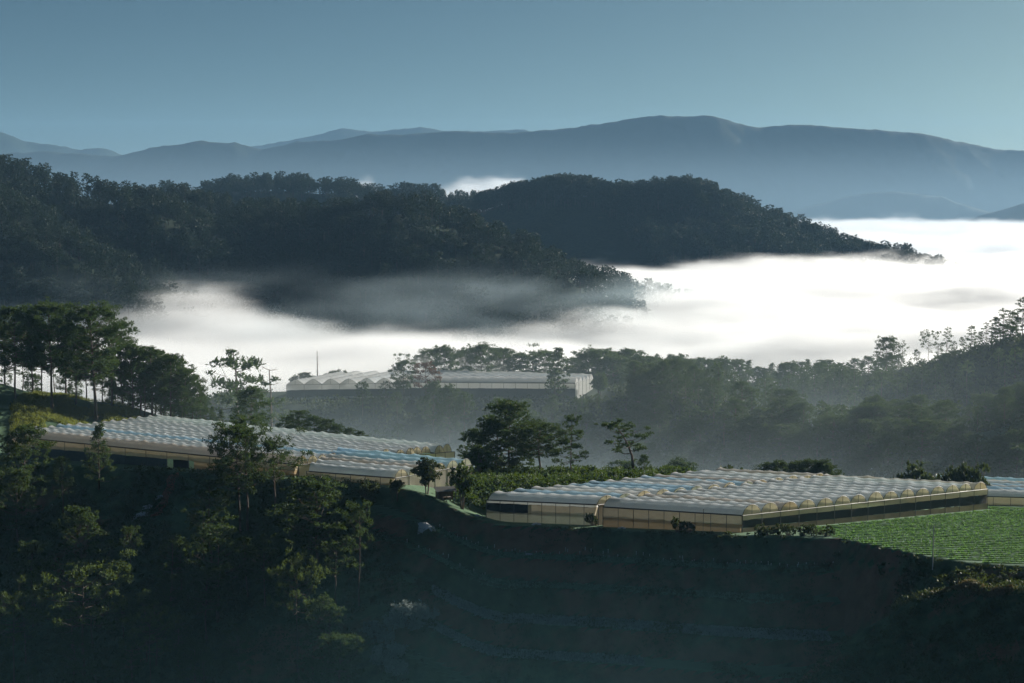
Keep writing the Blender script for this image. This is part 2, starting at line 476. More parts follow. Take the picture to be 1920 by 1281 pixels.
def h_mtn(x, y):
    h = np.full(x.shape, VALLEY - 20.0)
    for pts, s in MOUNT:
        h = np.maximum(h, ridge(pts, s, 0, x, y, 30.0))
    up = np.clip((h - VALLEY) / 120, 0, 1)
    gul = np.abs(fbm(x, y, 500, 4, 41)) * 70 * np.clip((fbm(x, y, 900, 2, 44) + 0.6), 0, 1)
    return h + up * (-gul * 0.04 + fbm(x, y, 30, 2, 43) * 7 )
terrain('mountains', np.arange(-3600, 4200, 14.0), np.concatenate([np.arange(4000, 7000, 14.0), np.arange(7000, 10200, 28.0)]), h_mtn, M_MTN)

# ------------------------------------------------------------------ trees
def leaf_quads(C, D, l, w, rng):
    """diamond leaves at C pointing along D"""
    n = len(C)
    D = D / (np.linalg.norm(D, axis=1)[:, None] + 1e-9)
    R = rng.normal(size=(n, 3))
    S = np.cross(D, R); S /= np.linalg.norm(S, axis=1)[:, None] + 1e-9
    l = (l * rng.uniform(0.65, 1.35, n))[:, None]; w = (w * rng.uniform(0.65, 1.35, n))[:, None]
    V = np.stack([C - D * l * .5, C + S * w * .5 + D * l * .08, C + D * l * .5, C - S * w * .5 + D * l * .08], 1).reshape(-1, 3)
    return V, np.arange(4 * n).reshape(n, 4)

def pad_leaves(pads, per, l, w, rng, flat=0.5, up=0.45, tufts=6):
    """each bough end is a handful of needle tufts; leaves burst out of every tuft"""
    Cs, Ds = [], []
    for c, r in pads:
        nt = max(2, int(round(tufts * rng.uniform(.7, 1.3))))
        k = max(4, int(per * r * r / nt))
        u = rng.normal(size=(nt, 3)); u /= np.linalg.norm(u, axis=1)[:, None]
        tc = np.array(c) + u * rng.uniform(.35, 1.0, (nt, 1)) * np.array([r, r, r * flat])
        tr = r * rng.uniform(.26, .46, nt)
        v = rng.normal(size=(nt, k, 3)); v /= np.linalg.norm(v, axis=2)[:, :, None]
        off = v * (rng.uniform(.15, 1.0, (nt, k, 1)) ** .7) * tr[:, None, None] * np.array([1, 1, .8])
        Cs.append((tc[:, None] + off).reshape(-1, 3))
        Ds.append((v + np.array([0, 0, up]) + rng.normal(size=v.shape) * 0.25).reshape(-1, 3))
    return leaf_quads(np.concatenate(Cs), np.concatenate(Ds), l, w, rng)

PROF = {
 'umbrella': lambda t: 0.62 + 0.55 * math.sin(math.pi * min(1, t * 0.85 + 0.1)) - 0.75 * max(0, t - 0.7) / 0.3 * 0.75,
 'cone': lambda t: 1.05 - 0.85 * t,
 'bushy': lambda t: 0.35 + 0.85 * math.sin(math.pi * (0.18 + 0.75 * t)) - 0.25 * t,
 'column': lambda t: 0.75 + 0.3 * math.sin(math.pi * t) - 0.5 * t * t,
 'tier': lambda t: 1.1 - 0.75 * t,
}
def pine(seed, Ht, cb, R, prof, nb, pad, per, leaf=(0.62, 0.26), rise=(0.05, 0.75), flat=0.45, lean=(0, 0), path=None, r0=None, skip=0.0, tiers=0, sub=2, m=None, bark=None):
    rng = np.random.default_rng(seed)
    tz = np.linspace(0, 1, 9)
    if path is None:
        wob = rng.normal(size=(9, 2)).cumsum(0) * Ht * 0.006
        tp = np.stack([wob[:, 0] + lean[0] * Ht * tz ** 1.5, wob[:, 1] + lean[1] * Ht * tz ** 1.5, tz * Ht * 0.97], 1)
    else:
        q = np.array(path, float); s = np.linspace(0, 1, len(q))
        tp = np.stack([np.interp(tz, s, q[:, k]) for k in range(3)], 1)
    tp[0, 2] -= 1.5
    r0 = r0 or Ht * 0.0145
    g = Geo()
    g.tube(tp, r0 * (1.0 - 0.82 * tz) * np.where(tz == 0, 1.35, 1), 7)
    at = lambda t: np.array([np.interp(t, tz, tp[:, k]) for k in range(3)])
    pads = []
    az = rng.uniform(0, 6.28)
    for i in range(nb):
        f = (i + 0.5) / nb
        if tiers:
            f = (math.floor(f * tiers) + rng.uniform(0.0, 0.22)) / tiers
        t = cb + (1 - cb) * f * 0.97
        az += 2.39996 + rng.normal() * 0.25
        if rng.uniform() < skip:
            continue
        L = max(0.08 * R, R * PROF[prof](f) * rng.uniform(0.72, 1.18))
        el = rise[0] + (rise[1] - rise[0]) * f + rng.normal() * 0.12
        b0 = at(t)
        dh = np.array([math.cos(az), math.sin(az), 0])
        cv = rng.uniform(0.06, 0.22) * L
        p1 = b0 + dh * L * 0.5 * math.cos(el) + np.array([0, 0, L * 0.5 * math.sin(el) - cv * 0.3])
        p2 = b0 + dh * L * math.cos(el) + np.array([0, 0, L * math.sin(el) + cv])
        rr = r0 * (0.34 - 0.18 * f)
        g.tube([b0, (b0 + p1) / 2 + np.array([0, 0, -cv * .15]), p1, p2], [rr, rr * .8, rr * .6, rr * .2], 4)
        pr = pad * rng.uniform(0.75, 1.25) * (0.8 + 0.35 * L / R)
        pads.append((p2, pr))
        sd = np.cross(dh, [0, 0, 1.0])
        for k in range(sub):
            u = rng.uniform(0.45, 0.95)
            q = p1 + (p2 - p1) * (u - 0.5) * 2 if u > .5 else b0 + (p1 - b0) * u * 2
            q2 = q + sd * rng.choice([-1, 1]) * L * rng.uniform(0.16, 0.42) + np.array([0, 0, L * rng.uniform(0.0, 0.16)])
            g.tube([q, q2], [rr * .45, rr * .15], 3)
            pads.append((q2, pr * rng.uniform(0.55, 0.95)))
    pads.append((tp[-1] + np.array([0, 0, -pad * .2]), pad * 0.95))
    pads.append((at(0.94), pad * 0.9))
    V, Fq = pad_leaves(pads, per * 2.2, leaf[0] * .72, leaf[1] * .62, rng, flat)
    Ht = float(np.percentile(V[:, 2], 99.7))
    tm = g.mesh('pine_trunk', bark or M_BARK, True)
    cm = make_mesh('pine_crown', V, Fq, m or M_PINE)
    return tm, cm, Ht

def broadleaf(seed, Ht, R, m, n=26, stems=3, per=60, leaf=(0.5, 0.34)):
    rng = np.random.default_rng(seed)
    g = Geo(); pads = []
    for s in range(stems):
        a = rng.uniform(0, 6.28)
        top = np.array([math.cos(a) * R * .35, math.sin(a) * R * .35, Ht * .6])
        g.tube([[math.cos(a) * .15, math.sin(a) * .15, -1], top * np.array([.4, .4, .5]), top], [Ht * .022, Ht * .017, Ht * .008], 5)
        for k in range(n // stems):
            u = rng.normal(size=3); u /= np.linalg.norm(u)
            c = np.array([0, 0, Ht * .6]) + u * np.array([R * .72, R * .72, Ht * .32]) * rng.uniform(.45, 1.0)
            g.tube([top * .8, c], [Ht * .007, Ht * .002], 3)
            pads.append((c, R * rng.uniform(.26, .42)))
    V, Fq = pad_leaves(pads, per * 1.8, leaf[0] * .75, leaf[1] * .75, rng, .8, .2)
    Ht = float(np.percentile(V[:, 2], 99.5))
    return g.mesh('tree_trunk', M_BARK, True), make_mesh('tree_crown', V, Fq, m), Ht

# prototypes (20 m tall unless said)
def set_of(n, f):
    return [f(k) for k in range(n)]
V_UMB = set_of(4, lambda k: pine(100 + k, 22, 0.36 + 0.06 * (k % 2), 5.6, 'umbrella', 52, 1.55, 28, flat=.5, rise=(-.05, .7)))
V_BUSHY = set_of(4, lambda k: pine(200 + k, 14, 0.14 + .05 * (k % 2), 4.6, 'bushy', 44, 1.15, 38, leaf=(.55, .24), flat=.55, rise=(0.1, .9)))
V_CONE = set_of(3, lambda k: pine(300 + k, 15, 0.12, 4.2, 'cone', 44, 0.95, 40, leaf=(.52, .22), flat=.5, rise=(.12, .9)))
V_TALL = set_of(4, lambda k: pine(400 + k, 20, 0.36 + .04 * (k % 3), 4.4, 'bushy', 38, 1.15, 34, flat=.45, rise=(0, .7), skip=.08))
V_TIER = set_of(2, lambda k: pine(500 + k, 18, 0.30, 5.4, 'tier', 40, 1.15, 26, flat=.26, rise=(-.05, .25), tiers=7, skip=.1))
V_SPARSE = set_of(2, lambda k: pine(600 + k, 17, 0.42, 6.6, 'umbrella', 17, 1.35, 24, flat=.32, rise=(0.2, .75), sub=3))
V_COL = set_of(2, lambda k: pine(700 + k, 15, 0.16, 2.9, 'column', 40, .95, 36, flat=.5, rise=(0, .6)))
V_TOPPY = set_of(2, lambda k: pine(800 + k, 19, 0.56, 4.2, 'umbrella', 20, 1.2, 28, flat=.42, rise=(0.1, .8)))
V_LIT = set_of(2, lambda k: pine(900 + k, 18, 0.55, 7.0, 'umbrella', 30, 1.35, 26, flat=.36, rise=(0.0, .5), m=M_PINE_LIT))
V_RUST = [pine(950, 12, .3, 3.6, 'umbrella', 30, .95, 26, m=M_RUST)]
V_ROUND = set_of(3, lambda k: broadleaf(1000 + k, 9, 4.0, M_BUSH, 36))
def shrub_proto(seed, m, R=1.6, Ht=2.2):
    rng = np.random.default_rng(seed)
    g = Geo(); pads = []
    for k in range(16):
        a = rng.uniform(0, 6.28); rr = R * math.sqrt(rng.uniform(0, 1)); z = Ht * rng.uniform(.15, .85) * (1 - .5 * (rr / R) ** 2)
        c = np.array([math.cos(a) * rr, math.sin(a) * rr, z])
        g.tube([[c[0] * .15, c[1] * .15, -.3], c * np.array([.6, .6, .5]), c], [.06, .045, .02], 4)
        pads.append((c, R * rng.uniform(.26, .46)))
    V, Fq = pad_leaves(pads, 190, .3, .17, rng, .8, .4, 5)
    return g.mesh('shrub_stems', M_BARK, True), make_mesh('shrub_crown', V, Fq, m), float(np.percentile(V[:, 2], 99.5))
V_SHRUB = set_of(3, lambda k: shrub_proto(1100 + k, M_BUSH))
V_SHRUB_L = set_of(2, lambda k: shrub_proto(1150 + k, M_COFFEE))
V_ROUND_L = set_of(2, lambda k: broadleaf(1050 + k, 9, 3.8, M_COFFEE, 30))
V_MID = V_TALL + V_BUSHY + V_UMB[:2] + V_SPARSE[:1]
V_TWIST = [pine(990, 12.5, .40, 3.4, 'umbrella', 15, .95, 40, path=[(0, 0, 0), (.2, 0, 2.5), (-.1, .2, 5), (-.9, .2, 7.2), (-1.8, 0, 9), (-3.2, 0, 11.4)], flat=.36, rise=(-.1, .35), r0=.3)]

RNG = random.Random(7)
TREE_N = [0]
def put_tree(var, x, y, top=None, h=None, label='', cat='tree', group=None, name='pine_tree', wide=1.0, rz=None):
    tm, cm, Ht = var
    z = H1(x, y)
    if top is not None:
        h = max(2.0, top - z)
    s = h / Ht
    r = thing(name, label, cat, (x, y, z), group, RNG.uniform(0, 6.28) if rz is None else rz, (s * wide, s * wide, s))
    link('trunk', tm, r); link('crown', cm, r)
    TREE_N[0] += 1
    return r

def tree_px(variants, px, top, D, label, wide=1.0, name='pine_tree', cat='tree', group=None, rz=None, k=None):
    q = P(px, top, D)
    v = variants[RNG.randrange(len(variants)) if k is None else k]
    return put_tree(v, q[0], q[1], top=q[2], label=label, wide=wide, name=name, cat=cat, group=group, rz=rz)

def tree_fit(variants, px, top, h, label, wide=1.0, name='pine_tree', cat='tree', group=None, rz=None, k=None, D0=350.0):
    D = D0
    while D > 212:
        q = P(px, top, D)
        if q[2] - H1(q[0], q[1]) >= h:
            break
        D -= 1.0
    return tree_px(variants, px, top, D, label, wide, name, cat, group, rz, k)

# --- left knoll stand
G_KN = 'pines standing in the dark stand on the left knoll'
tree_px(V_UMB, 176, 569, 433, 'tall dark pine with broad domed crown and thick straight trunk on the left knoll', 1.05, k=0)
tree_px(V_UMB, 92, 567, 430, 'tall dark pine with ragged split crown, left of the broad domed pine on the knoll', 0.95, k=1)
tree_px(V_UMB, 24, 576, 428, 'tall dark pine with narrow rounded top at the left edge of the picture', 0.9, k=2)
for px, top, D, w in [(-25, 590, 432, 1), (58, 592, 445, .9), (120, 598, 450, .9), (140, 612, 440, .8), (5, 605, 452, 1), (75, 620, 456, .9), (205, 606, 447, .9), (226, 618, 455, .9), (160, 640, 460, .9), (100, 650, 462, .9), (40, 655, 460, .9), (190, 660, 465, .9), (215, 690, 470, .8), (130, 690, 472, .8), (60, 700, 472, .8), (10, 690, 470, .8)]:
    tree_px(V_UMB + V_TOPPY, px, top, D, 'dark umbrella-crowned pine inside the crowded stand on the left knoll', w, group=G_KN)
G_KR = 'pines stepping down the right side of the left knoll'
for px, top, D, w in [(246, 642, 448, 1), (262, 652, 455, 1), (282, 650, 450, 1), (300, 656, 458, 1), (318, 664, 452, 1), (334, 676, 460, 1), (346, 690, 455, 1), (358, 704, 460, 1), (368, 718, 462, 1), (376, 736, 458, .9), (256, 680, 468, 1), (290, 690, 470, 1), (325, 705, 470, 1), (270, 700, 446, .8), (305, 715, 448, .8), (340, 725, 450, .9), (240, 700, 462, .8)]:
    tree_px(V_TALL + V_BUSHY[:2], px, top, D, 'green pine in the stand that steps down the right side of the left knoll', w, group=G_KR)
for px, top, D in [(250, 742, 458), (272, 738, 462), (292, 745, 460), (312, 742, 464), (330, 748, 462), (350, 752, 463), (368, 758, 464), (385, 764, 462), (225, 728, 466)]:
    tree_px(V_BUSHY + V_CONE, px, top, D, 'low bushy pine filling the foot of the stand on the right of the left knoll', 1.3, group='low bushy pines at the foot of the knoll stand')
tree_px(V_CONE, 415, 768, 462, 'small young pine in the gap right of the knoll stand, below the lone layered pine', 1.1)
tree_px(V_CONE, 398, 762, 465, 'small young pine at the foot of the knoll stand where it meets the mist', 1.1)
tree_px(V_TIER, 441, 657, 520, 'lone pine with flat layered branches silhouetted against the white fog', 1.0, k=0, rz=0.4)
tree_px(V_BUSHY, 470, 724, 452, 'rounded bushy pine below the lone layered pine behind the greenhouse', .95, k=1)
tree_px(V_UMB, 560, 769, 425, 'low flat-topped pine just behind the left greenhouse roof', 1.3, k=3)
for px, top, D in [(590, 780, 428), (612, 786, 425), (632, 795, 424), (655, 802, 420), (540, 782, 432), (675, 808, 418)]:
    tree_px(V_BUSHY, px, top, D, 'short pine in the row descending behind the left greenhouse roof', 1.3, group='short pines in a row behind the left greenhouse')

# --- in front of the left greenhouse
tree_fit(V_BUSHY, 42, 798, 15, 'bushy pine in front of the far left end of the left greenhouse', 1.15, k=0)
tree_fit(V_CONE, 182, 794, 13, 'dense conical pine in front of the left greenhouse wall', 0.95, k=0)
tree_fit(V_SPARSE, 462, 786, 21, 'tall dark pine with double trunk look, in front of the left greenhouse', 0.95, k=1)
tree_fit(V_UMB, 448, 792, 20, 'dense pine crown behind the tall dark pine before the left greenhouse', 0.85, k=3)
tree_fit(V_SPARSE, 515, 806, 16, 'pine with long bare limbs reaching right over the blue greenhouse roofs', 1.2, k=0, rz=1.0)
tree_fit(V_BUSHY, 592, 895, 15, 'wide dark bushy pine below the right end of the left greenhouse', 1.45, k=2)
tree_fit(V_TOPPY, 672, 934, 19, 'slender pine with tall bare trunk and small tufted top', 0.6, k=0)
tree_px(V_ROUND, 800, 860, 318, 'round dark broadleaf tree between the two greenhouses', 1.0, name='broadleaf_tree', k=0)
tree_px(V_ROUND_L, 866, 870, 317, 'pale leafy broadleaf tree right of the round dark tree', .85, name='broadleaf_tree', k=0)
tree_px(V_ROUND, 690, 903, 313, 'small dark broadleaf tree under the corner of the left greenhouse', .9, name='broadleaf_tree', k=1)
tree_px(V_ROUND, 745, 900, 316, 'dark broadleaf shrub tree left of the round tree between the greenhouses', .9, name='broadleaf_tree', k=2)
tree_fit(V_TALL, 115, 856, 12, 'thin pine between the bushy and the conical pine at left', 0.8, k=1)
tree_fit(V_BUSHY, 30, 880, 14, 'dark spreading pine low at the left edge under the greenhouse', 1.1, k=3)
tree_fit(V_BUSHY, 150, 950, 14, 'rounded pine on the shaded slope under the left greenhouse', 1.0, k=1)
tree_fit(V_TALL, 395, 900, 15, 'spreading pine on the dark slope left of the tall dark pine', 1.2, k=2)
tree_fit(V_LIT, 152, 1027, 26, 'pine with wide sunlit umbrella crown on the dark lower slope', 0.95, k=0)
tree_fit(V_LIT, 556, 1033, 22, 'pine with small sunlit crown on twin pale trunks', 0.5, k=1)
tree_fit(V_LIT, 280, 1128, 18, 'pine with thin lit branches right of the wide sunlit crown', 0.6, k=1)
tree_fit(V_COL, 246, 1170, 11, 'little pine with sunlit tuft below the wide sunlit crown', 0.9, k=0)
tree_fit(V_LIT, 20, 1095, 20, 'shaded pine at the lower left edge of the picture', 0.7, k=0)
tree_fit(V_TALL, 405, 985, 17, 'half lit pine leaning over the shaded gully below the greenhouse', 1.2, k=0)
r2 = random.Random(5)
for i in range(80):
    px = r2.uniform(-40, 640); D = r2.uniform(232, 318)
    q = P(px, 900, D); z = H1(q[0], q[1]); 
    bx, by = PY((q[0], q[1], z))
    h = r2.uniform(9, 14.5)
    tx, ty = PY((q[0], q[1], z + h))
    if ty < 905 + (0 if px < 540 else 60) or by > 1420:
        continue
    put_tree(r2.choice(V_TALL + V_TOPPY + V_SPARSE + V_UMB + V_BUSHY[:1]), q[0], q[1], h=h, label='dark pine in the shade on the steep slope below the left greenhouse', group='shaded pines on the steep slope below the left greenhouse', wide=r2.uniform(.8, 1.1))

# --- between the greenhouses, edge of the valley
tree_px(V_BUSHY, 955, 750, 376, 'tall broad pine at the back left of the clump beyond the coffee bushes', 1.35, k=2)
tree_px(V_UMB, 1012, 792, 369, 'massive dark pine with wide low crown in the clump beyond the coffee bushes', 1.6, k=1)
tree_px(V_BUSHY, 930, 790, 372, 'dark pine filling the left of the clump beyond the coffee bushes', 1.5, k=0)
tree_px(V_TIER, 1071, 778, 366, 'slim layered pine at the right end of the clump beyond the coffee bushes', .8, k=1)
tree_px(V_TALL, 884, 803, 381, 'small pale pine at the left end of the clump beyond the coffee bushes', 1.2, k=3)
tree_px(V_ROUND_L, 902, 836, 362, 'bright leafy bush beside the gable ends of the left greenhouse', 1.2, name='broadleaf_tree', k=1)
tree_px(V_TWIST, 1186, 786, 372, 'twisted pine leaning left, alone on the valley edge', 1.15, rz=0.0)
tree_px(V_BUSHY, 1208, 852, 373, 'low bushy pine at the foot of the twisted pine', .8, k=1)

# --- hilltop greenhouse and ridge behind it
tree_px(V_UMB, 758, 676, 588, 'dark round pine before the joint of the hilltop greenhouse roofs', 1.0, k=2)
tree_px(V_RUST, 797, 678, 587, 'rusty brown pine beside the dark round pine on the hilltop', 1.0)
tree_px(V_UMB, 905, 644, 645, 'dark flat-crowned pine behind the middle of the hilltop greenhouse', 1.0, k=0)
tree_px(V_BUSHY, 835, 648, 650, 'dark bushy pine behind the left of the long hilltop roof', .9, k=3)
tree_px(V_COL, 1047, 652, 588, 'columnar pine in front of the right part of the hilltop greenhouse', 1.0, k=1)
tree_px(V_ROUND_L, 1124, 698, 596, 'leafy bush tree at the right gable end of the hilltop greenhouse', 1.0, name='broadleaf_tree')
tree_px(V_ROUND, 573, 699, 640, 'dark low bush rising behind the left roofs of the hilltop greenhouse', 1.3, name='broadleaf_tree')
tree_px(V_ROUND, 628, 696, 642, 'tiny dark bush on the skyline behind the hilltop greenhouse', .9, name='broadleaf_tree')
for px, top in [(780, 662), (810, 655), (860, 655), (885, 650), (930, 652), (945, 650), (975, 660), (1000, 646), (1018, 656), (1080, 668), (1105, 660), (1120, 655), (1145, 660), (1160, 656), (1180, 658), (1200, 664), (1225, 668)]:
    tree_px(V_UMB + V_SPARSE, px + r2.uniform(-4, 4), top + r2.uniform(-3, 3), 690 + r2.uniform(-15, 25), 'hazy pine on the ridge behind the hilltop greenhouse, pale against the fog', 1.1, group='hazy pines on the ridge behind the hilltop greenhouse')
for px, top, D in [(812, 715, 565), (842, 722, 560), (870, 735, 555), (745, 735, 570), (930, 745, 560), (985, 748, 556), (1035, 742, 566), (1080, 745, 566), (1120, 738, 575), (1150, 745, 570), (700, 745, 575), (1000, 775, 540), (1100, 775, 540), (1160, 780, 535)]:
    tree_px(V_TALL + V_BUSHY, px, top, D, 'misty tree on the slope below the hilltop greenhouse', .8, group='misty trees on the slope below the hilltop greenhouse')

# --- right hand forest hill
for px, top in [(1192, 676), (1205, 674), (1220, 680), (1240, 676), (1262, 672), (1285, 676), (1305, 684), (1325, 692), (1345, 700), (1230, 700), (1270, 705), (1310, 715)]:
    tree_px(V_TALL + V_UMB, px, top, 566 + r2.uniform(-14, 14), 'dark pine in the tall cluster right of the hilltop greenhouse', .9, group='dark pines in the tall cluster right of the hilltop greenhouse')
TOPS = [(1180, 690), (1330, 695), (1400, 715), (1480, 728), (1540, 750), (1600, 775), (1650, 735), (1700, 742), (1780, 745), (1850, 740), (1920, 720), (1980, 700)]
print('slope trees', TREE_N[0])
n = 0
for i in range(900):
    px = r2.uniform(1170, 1965); D = r2.uniform(425, 570)
    q = P(px, 800, D); z = H1(q[0], q[1])
    h = r2.uniform(11, 17.5)
    tx, ty = PY((q[0], q[1], z + h))
    lim = np.interp(tx, [a for a, b in TOPS], [b for a, b in TOPS])
    if ty < lim - 4 or ty > 870 or z < -128:
        continue
    put_tree(r2.choice(V_MID), q[0], q[1], h=h, label='pine in the hazy wood covering the hillside beyond the right greenhouse', group='pines in the hazy wood beyond the right greenhouse', wide=r2.uniform(.95, 1.35))
    n += 1
    if n >= 95:
        break
RB_T = [(1160, 668), (1250, 664), (1350, 672), (1450, 685), (1540, 672), (1640, 668), (1700, 665)]
for i in range(38):
    px = 1165 + (1700 - 1165) * (i + r2.uniform(-.3, .3)) / 38
    top = np.interp(px, [a for a, b in RB_T], [b for a, b in RB_T]) + r2.uniform(-4, 12)
    tree_px(V_CONE + V_BUSHY + V_TALL[:1], px, top, 735 + r2.uniform(-30, 30), 'hazy pointed pine along the fog-backed ridge right of centre', 1.15, group='hazy pines along the fog-backed ridge right of centre')
tree_px(V_UMB, 1664, 631, 650, 'rounded pine standing left-most on the dark right hill', .95, k=0)
tree_px(V_SPARSE, 1692, 639, 648, 'slanted sparse pine second on the dark right hill', .6, k=0)
tree_px(V_SPARSE, 1741, 619, 645, 'flat umbrella pine with wide thin crown on the dark right hill', .75, k=1)
tree_px(V_TIER, 1776, 613, 642, 'thin spiky pine right of the flat umbrella pine', .6, k=0)
tree_px(V_TIER, 1822, 611, 636, 'layered dark pine midway up the right hill', .75, k=1)
tree_px(V_TIER, 1882, 578, 626, 'tall layered pine at the head of the clump on the right edge', .85, k=0)
tree_px(V_TIER, 1919, 558, 622, 'tallest dark pine at the right edge of the picture', .8, k=1)
for px, top in [(1850, 604), (1866, 594), (1900, 582), (1838, 622), (1935, 570), (1958, 560), (1895, 600), (1875, 606), (1720, 655), (1760, 645), (1790, 640), (1805, 632)]:
    tree_px(V_TIER + V_TALL, px, top, 632 + r2.uniform(-8, 10), 'dark pine in the clump on top of the right hill', .8, group='dark pines in the clump on top of the right hill')

# --- bushes around the right greenhouse
def bush(px, top, D, label, wide=1.0, m=None, group=None, name='shrub'):
    return tree_px(m or V_SHRUB, px, top, D, label, wide, name=name, cat='shrub', group=group)
bush(1375, 871, 383, 'small green shrub peeking over the far roofs of the right greenhouse', 1.1)
for px, top in [(1440, 868), (1465, 864), (1490, 866), (1515, 862), (1540, 862), (1550, 868)]:
    tree_px(V_BUSHY, px, top, 388, 'green pine top in the row peeking over the right greenhouse roof', 1.3, group='pine tops in a row peeking over the right greenhouse roof')
bush(1715, 870, 384, 'single dark shrub above the right part of the greenhouse roof', .7)
for px, top in [(1785, 874), (1808, 869), (1832, 872)]:
    bush(px, top, 386, 'dark rounded shrub in the low clump beyond the far right roofs', .55, group='dark shrubs in the low clump beyond the far right roofs')
for px, top in [(1425, 986), (1438, 983), (1462, 982), (1478, 988), (1506, 986), (1525, 990), (1552, 998)]:
    bush(px, top, 297, 'dark shrub in the row at the near corner of the green field', .85, group='dark shrubs at the near corner of the green field')
bush(1270, 971, 300, 'dark upright shrub against the wall of the right greenhouse', .7)
bush(1292, 980, 300, 'smaller dark shrub right of the upright one by the greenhouse wall', .8)
bush(1110, 962, 311, 'dark shrub at the joint of the two wall sections of the right greenhouse', .6)
for px, top, h, w in [(765, 1126, 3.4, 1.0), (742, 1148, 2.8, 1.0), (735, 1205, 3.2, 1.0), (800, 1140, 2.4, 1.0), (720, 1180, 2.6, .9), (745, 1235, 3.0, 1.0), (700, 1165, 2.6, .9), (775, 1160, 2.2, 1.1), (715, 1225, 2.4, 1.0)]:
    tree_fit([broadleaf(int(px + top), 3.0, 2.6, M_SILVER, 30, 3, 90, (.30, .12))], px, top, h, 'pale silvery shrub at the left ends of the dark terraces', w, name='shrub', cat='shrub', group='pale silvery shrubs at the left ends of the terraces')
for px, top in [(1800, 1068), (1835, 1072), (1880, 1070)]:
    tree_fit(V_SHRUB, px, top, r2.uniform(.7, 1.1), 'lit shrub on the crest of the dark slope at lower right', 1.2, name='shrub', cat='shrub', group='lit shrubs on the crest of the dark slope at lower right', D0=250.0)
TREE_COUNT = TREE_N[0]

# --- dead trees
def dead_tree():
    q = P(509, 742, 520)
    z = H1(q[0], q[1]); top = P(509, 660, 520)[2]; h = top - z
    r = thing('dead_tree', 'bare dead tree with few pale branches against the fog', 'tree', (q[0], q[1], z))
    g = Geo(); g.tube([[0, 0, -1], [.1, 0, h * .4], [-.2, 0, h * .75], [-.6, 0, h * .9]], [.42, .34, .25, .16], 6)
    link('trunk', g.mesh('trunk', M_PALE, True), r)
    b = Geo()
    for z0, dx, dz, L in [(.9, -1, .5, 3.2), (.9, 1, .12, 2.2), (.82, 1, .2, 3.0), (.78, -1, .05, 3.3), (.7, -1, -.1, 2.2), (.6, 1, .1, 1.8), (.48, -1, -.2, 2.6), (.52, 1, .3, 1.6)]:
        p0 = np.array([-.3 if z0 > .8 else 0, 0, h * z0])
        p1 = p0 + np.array([dx * L * .5, .3, dz * L * .35]); p2 = p0 + np.array([dx * L, .2, dz * L])
        b.tube([p0, p1, p2], [.12, .08, .03], 4)
        b.tube([p1, p1 + np.array([dx * .8, .5, .7])], [.05, .02], 3)
    link('branches', b.mesh('branches', M_PALE, True), r)
dead_tree()
def bare_pole():
    q = P(595, 706, 640); z = H1(q[0], q[1]); top = P(595, 658, 640)[2]; h = top - z
    r = thing('dead_tree', 'straight bare trunk without branches behind the hilltop greenhouse', 'tree', (q[0], q[1], z))
    g = Geo(); g.tube([[0, 0, -1], [.05, 0, h * .5], [0, 0, h]], [.3, .24, .1], 6)
    link('trunk', g.mesh('trunk', M_BARK, True), r)
    b = Geo()
    for f in (.6, .72, .85):
        b.tube([[0, 0, h * f], [.7 * (1 if f > .7 else -1), .1, h * f + .4]], [.07, .03], 4)
    link('branch_stubs', b.mesh('branch_stubs', M_BARK), r)
bare_pole()

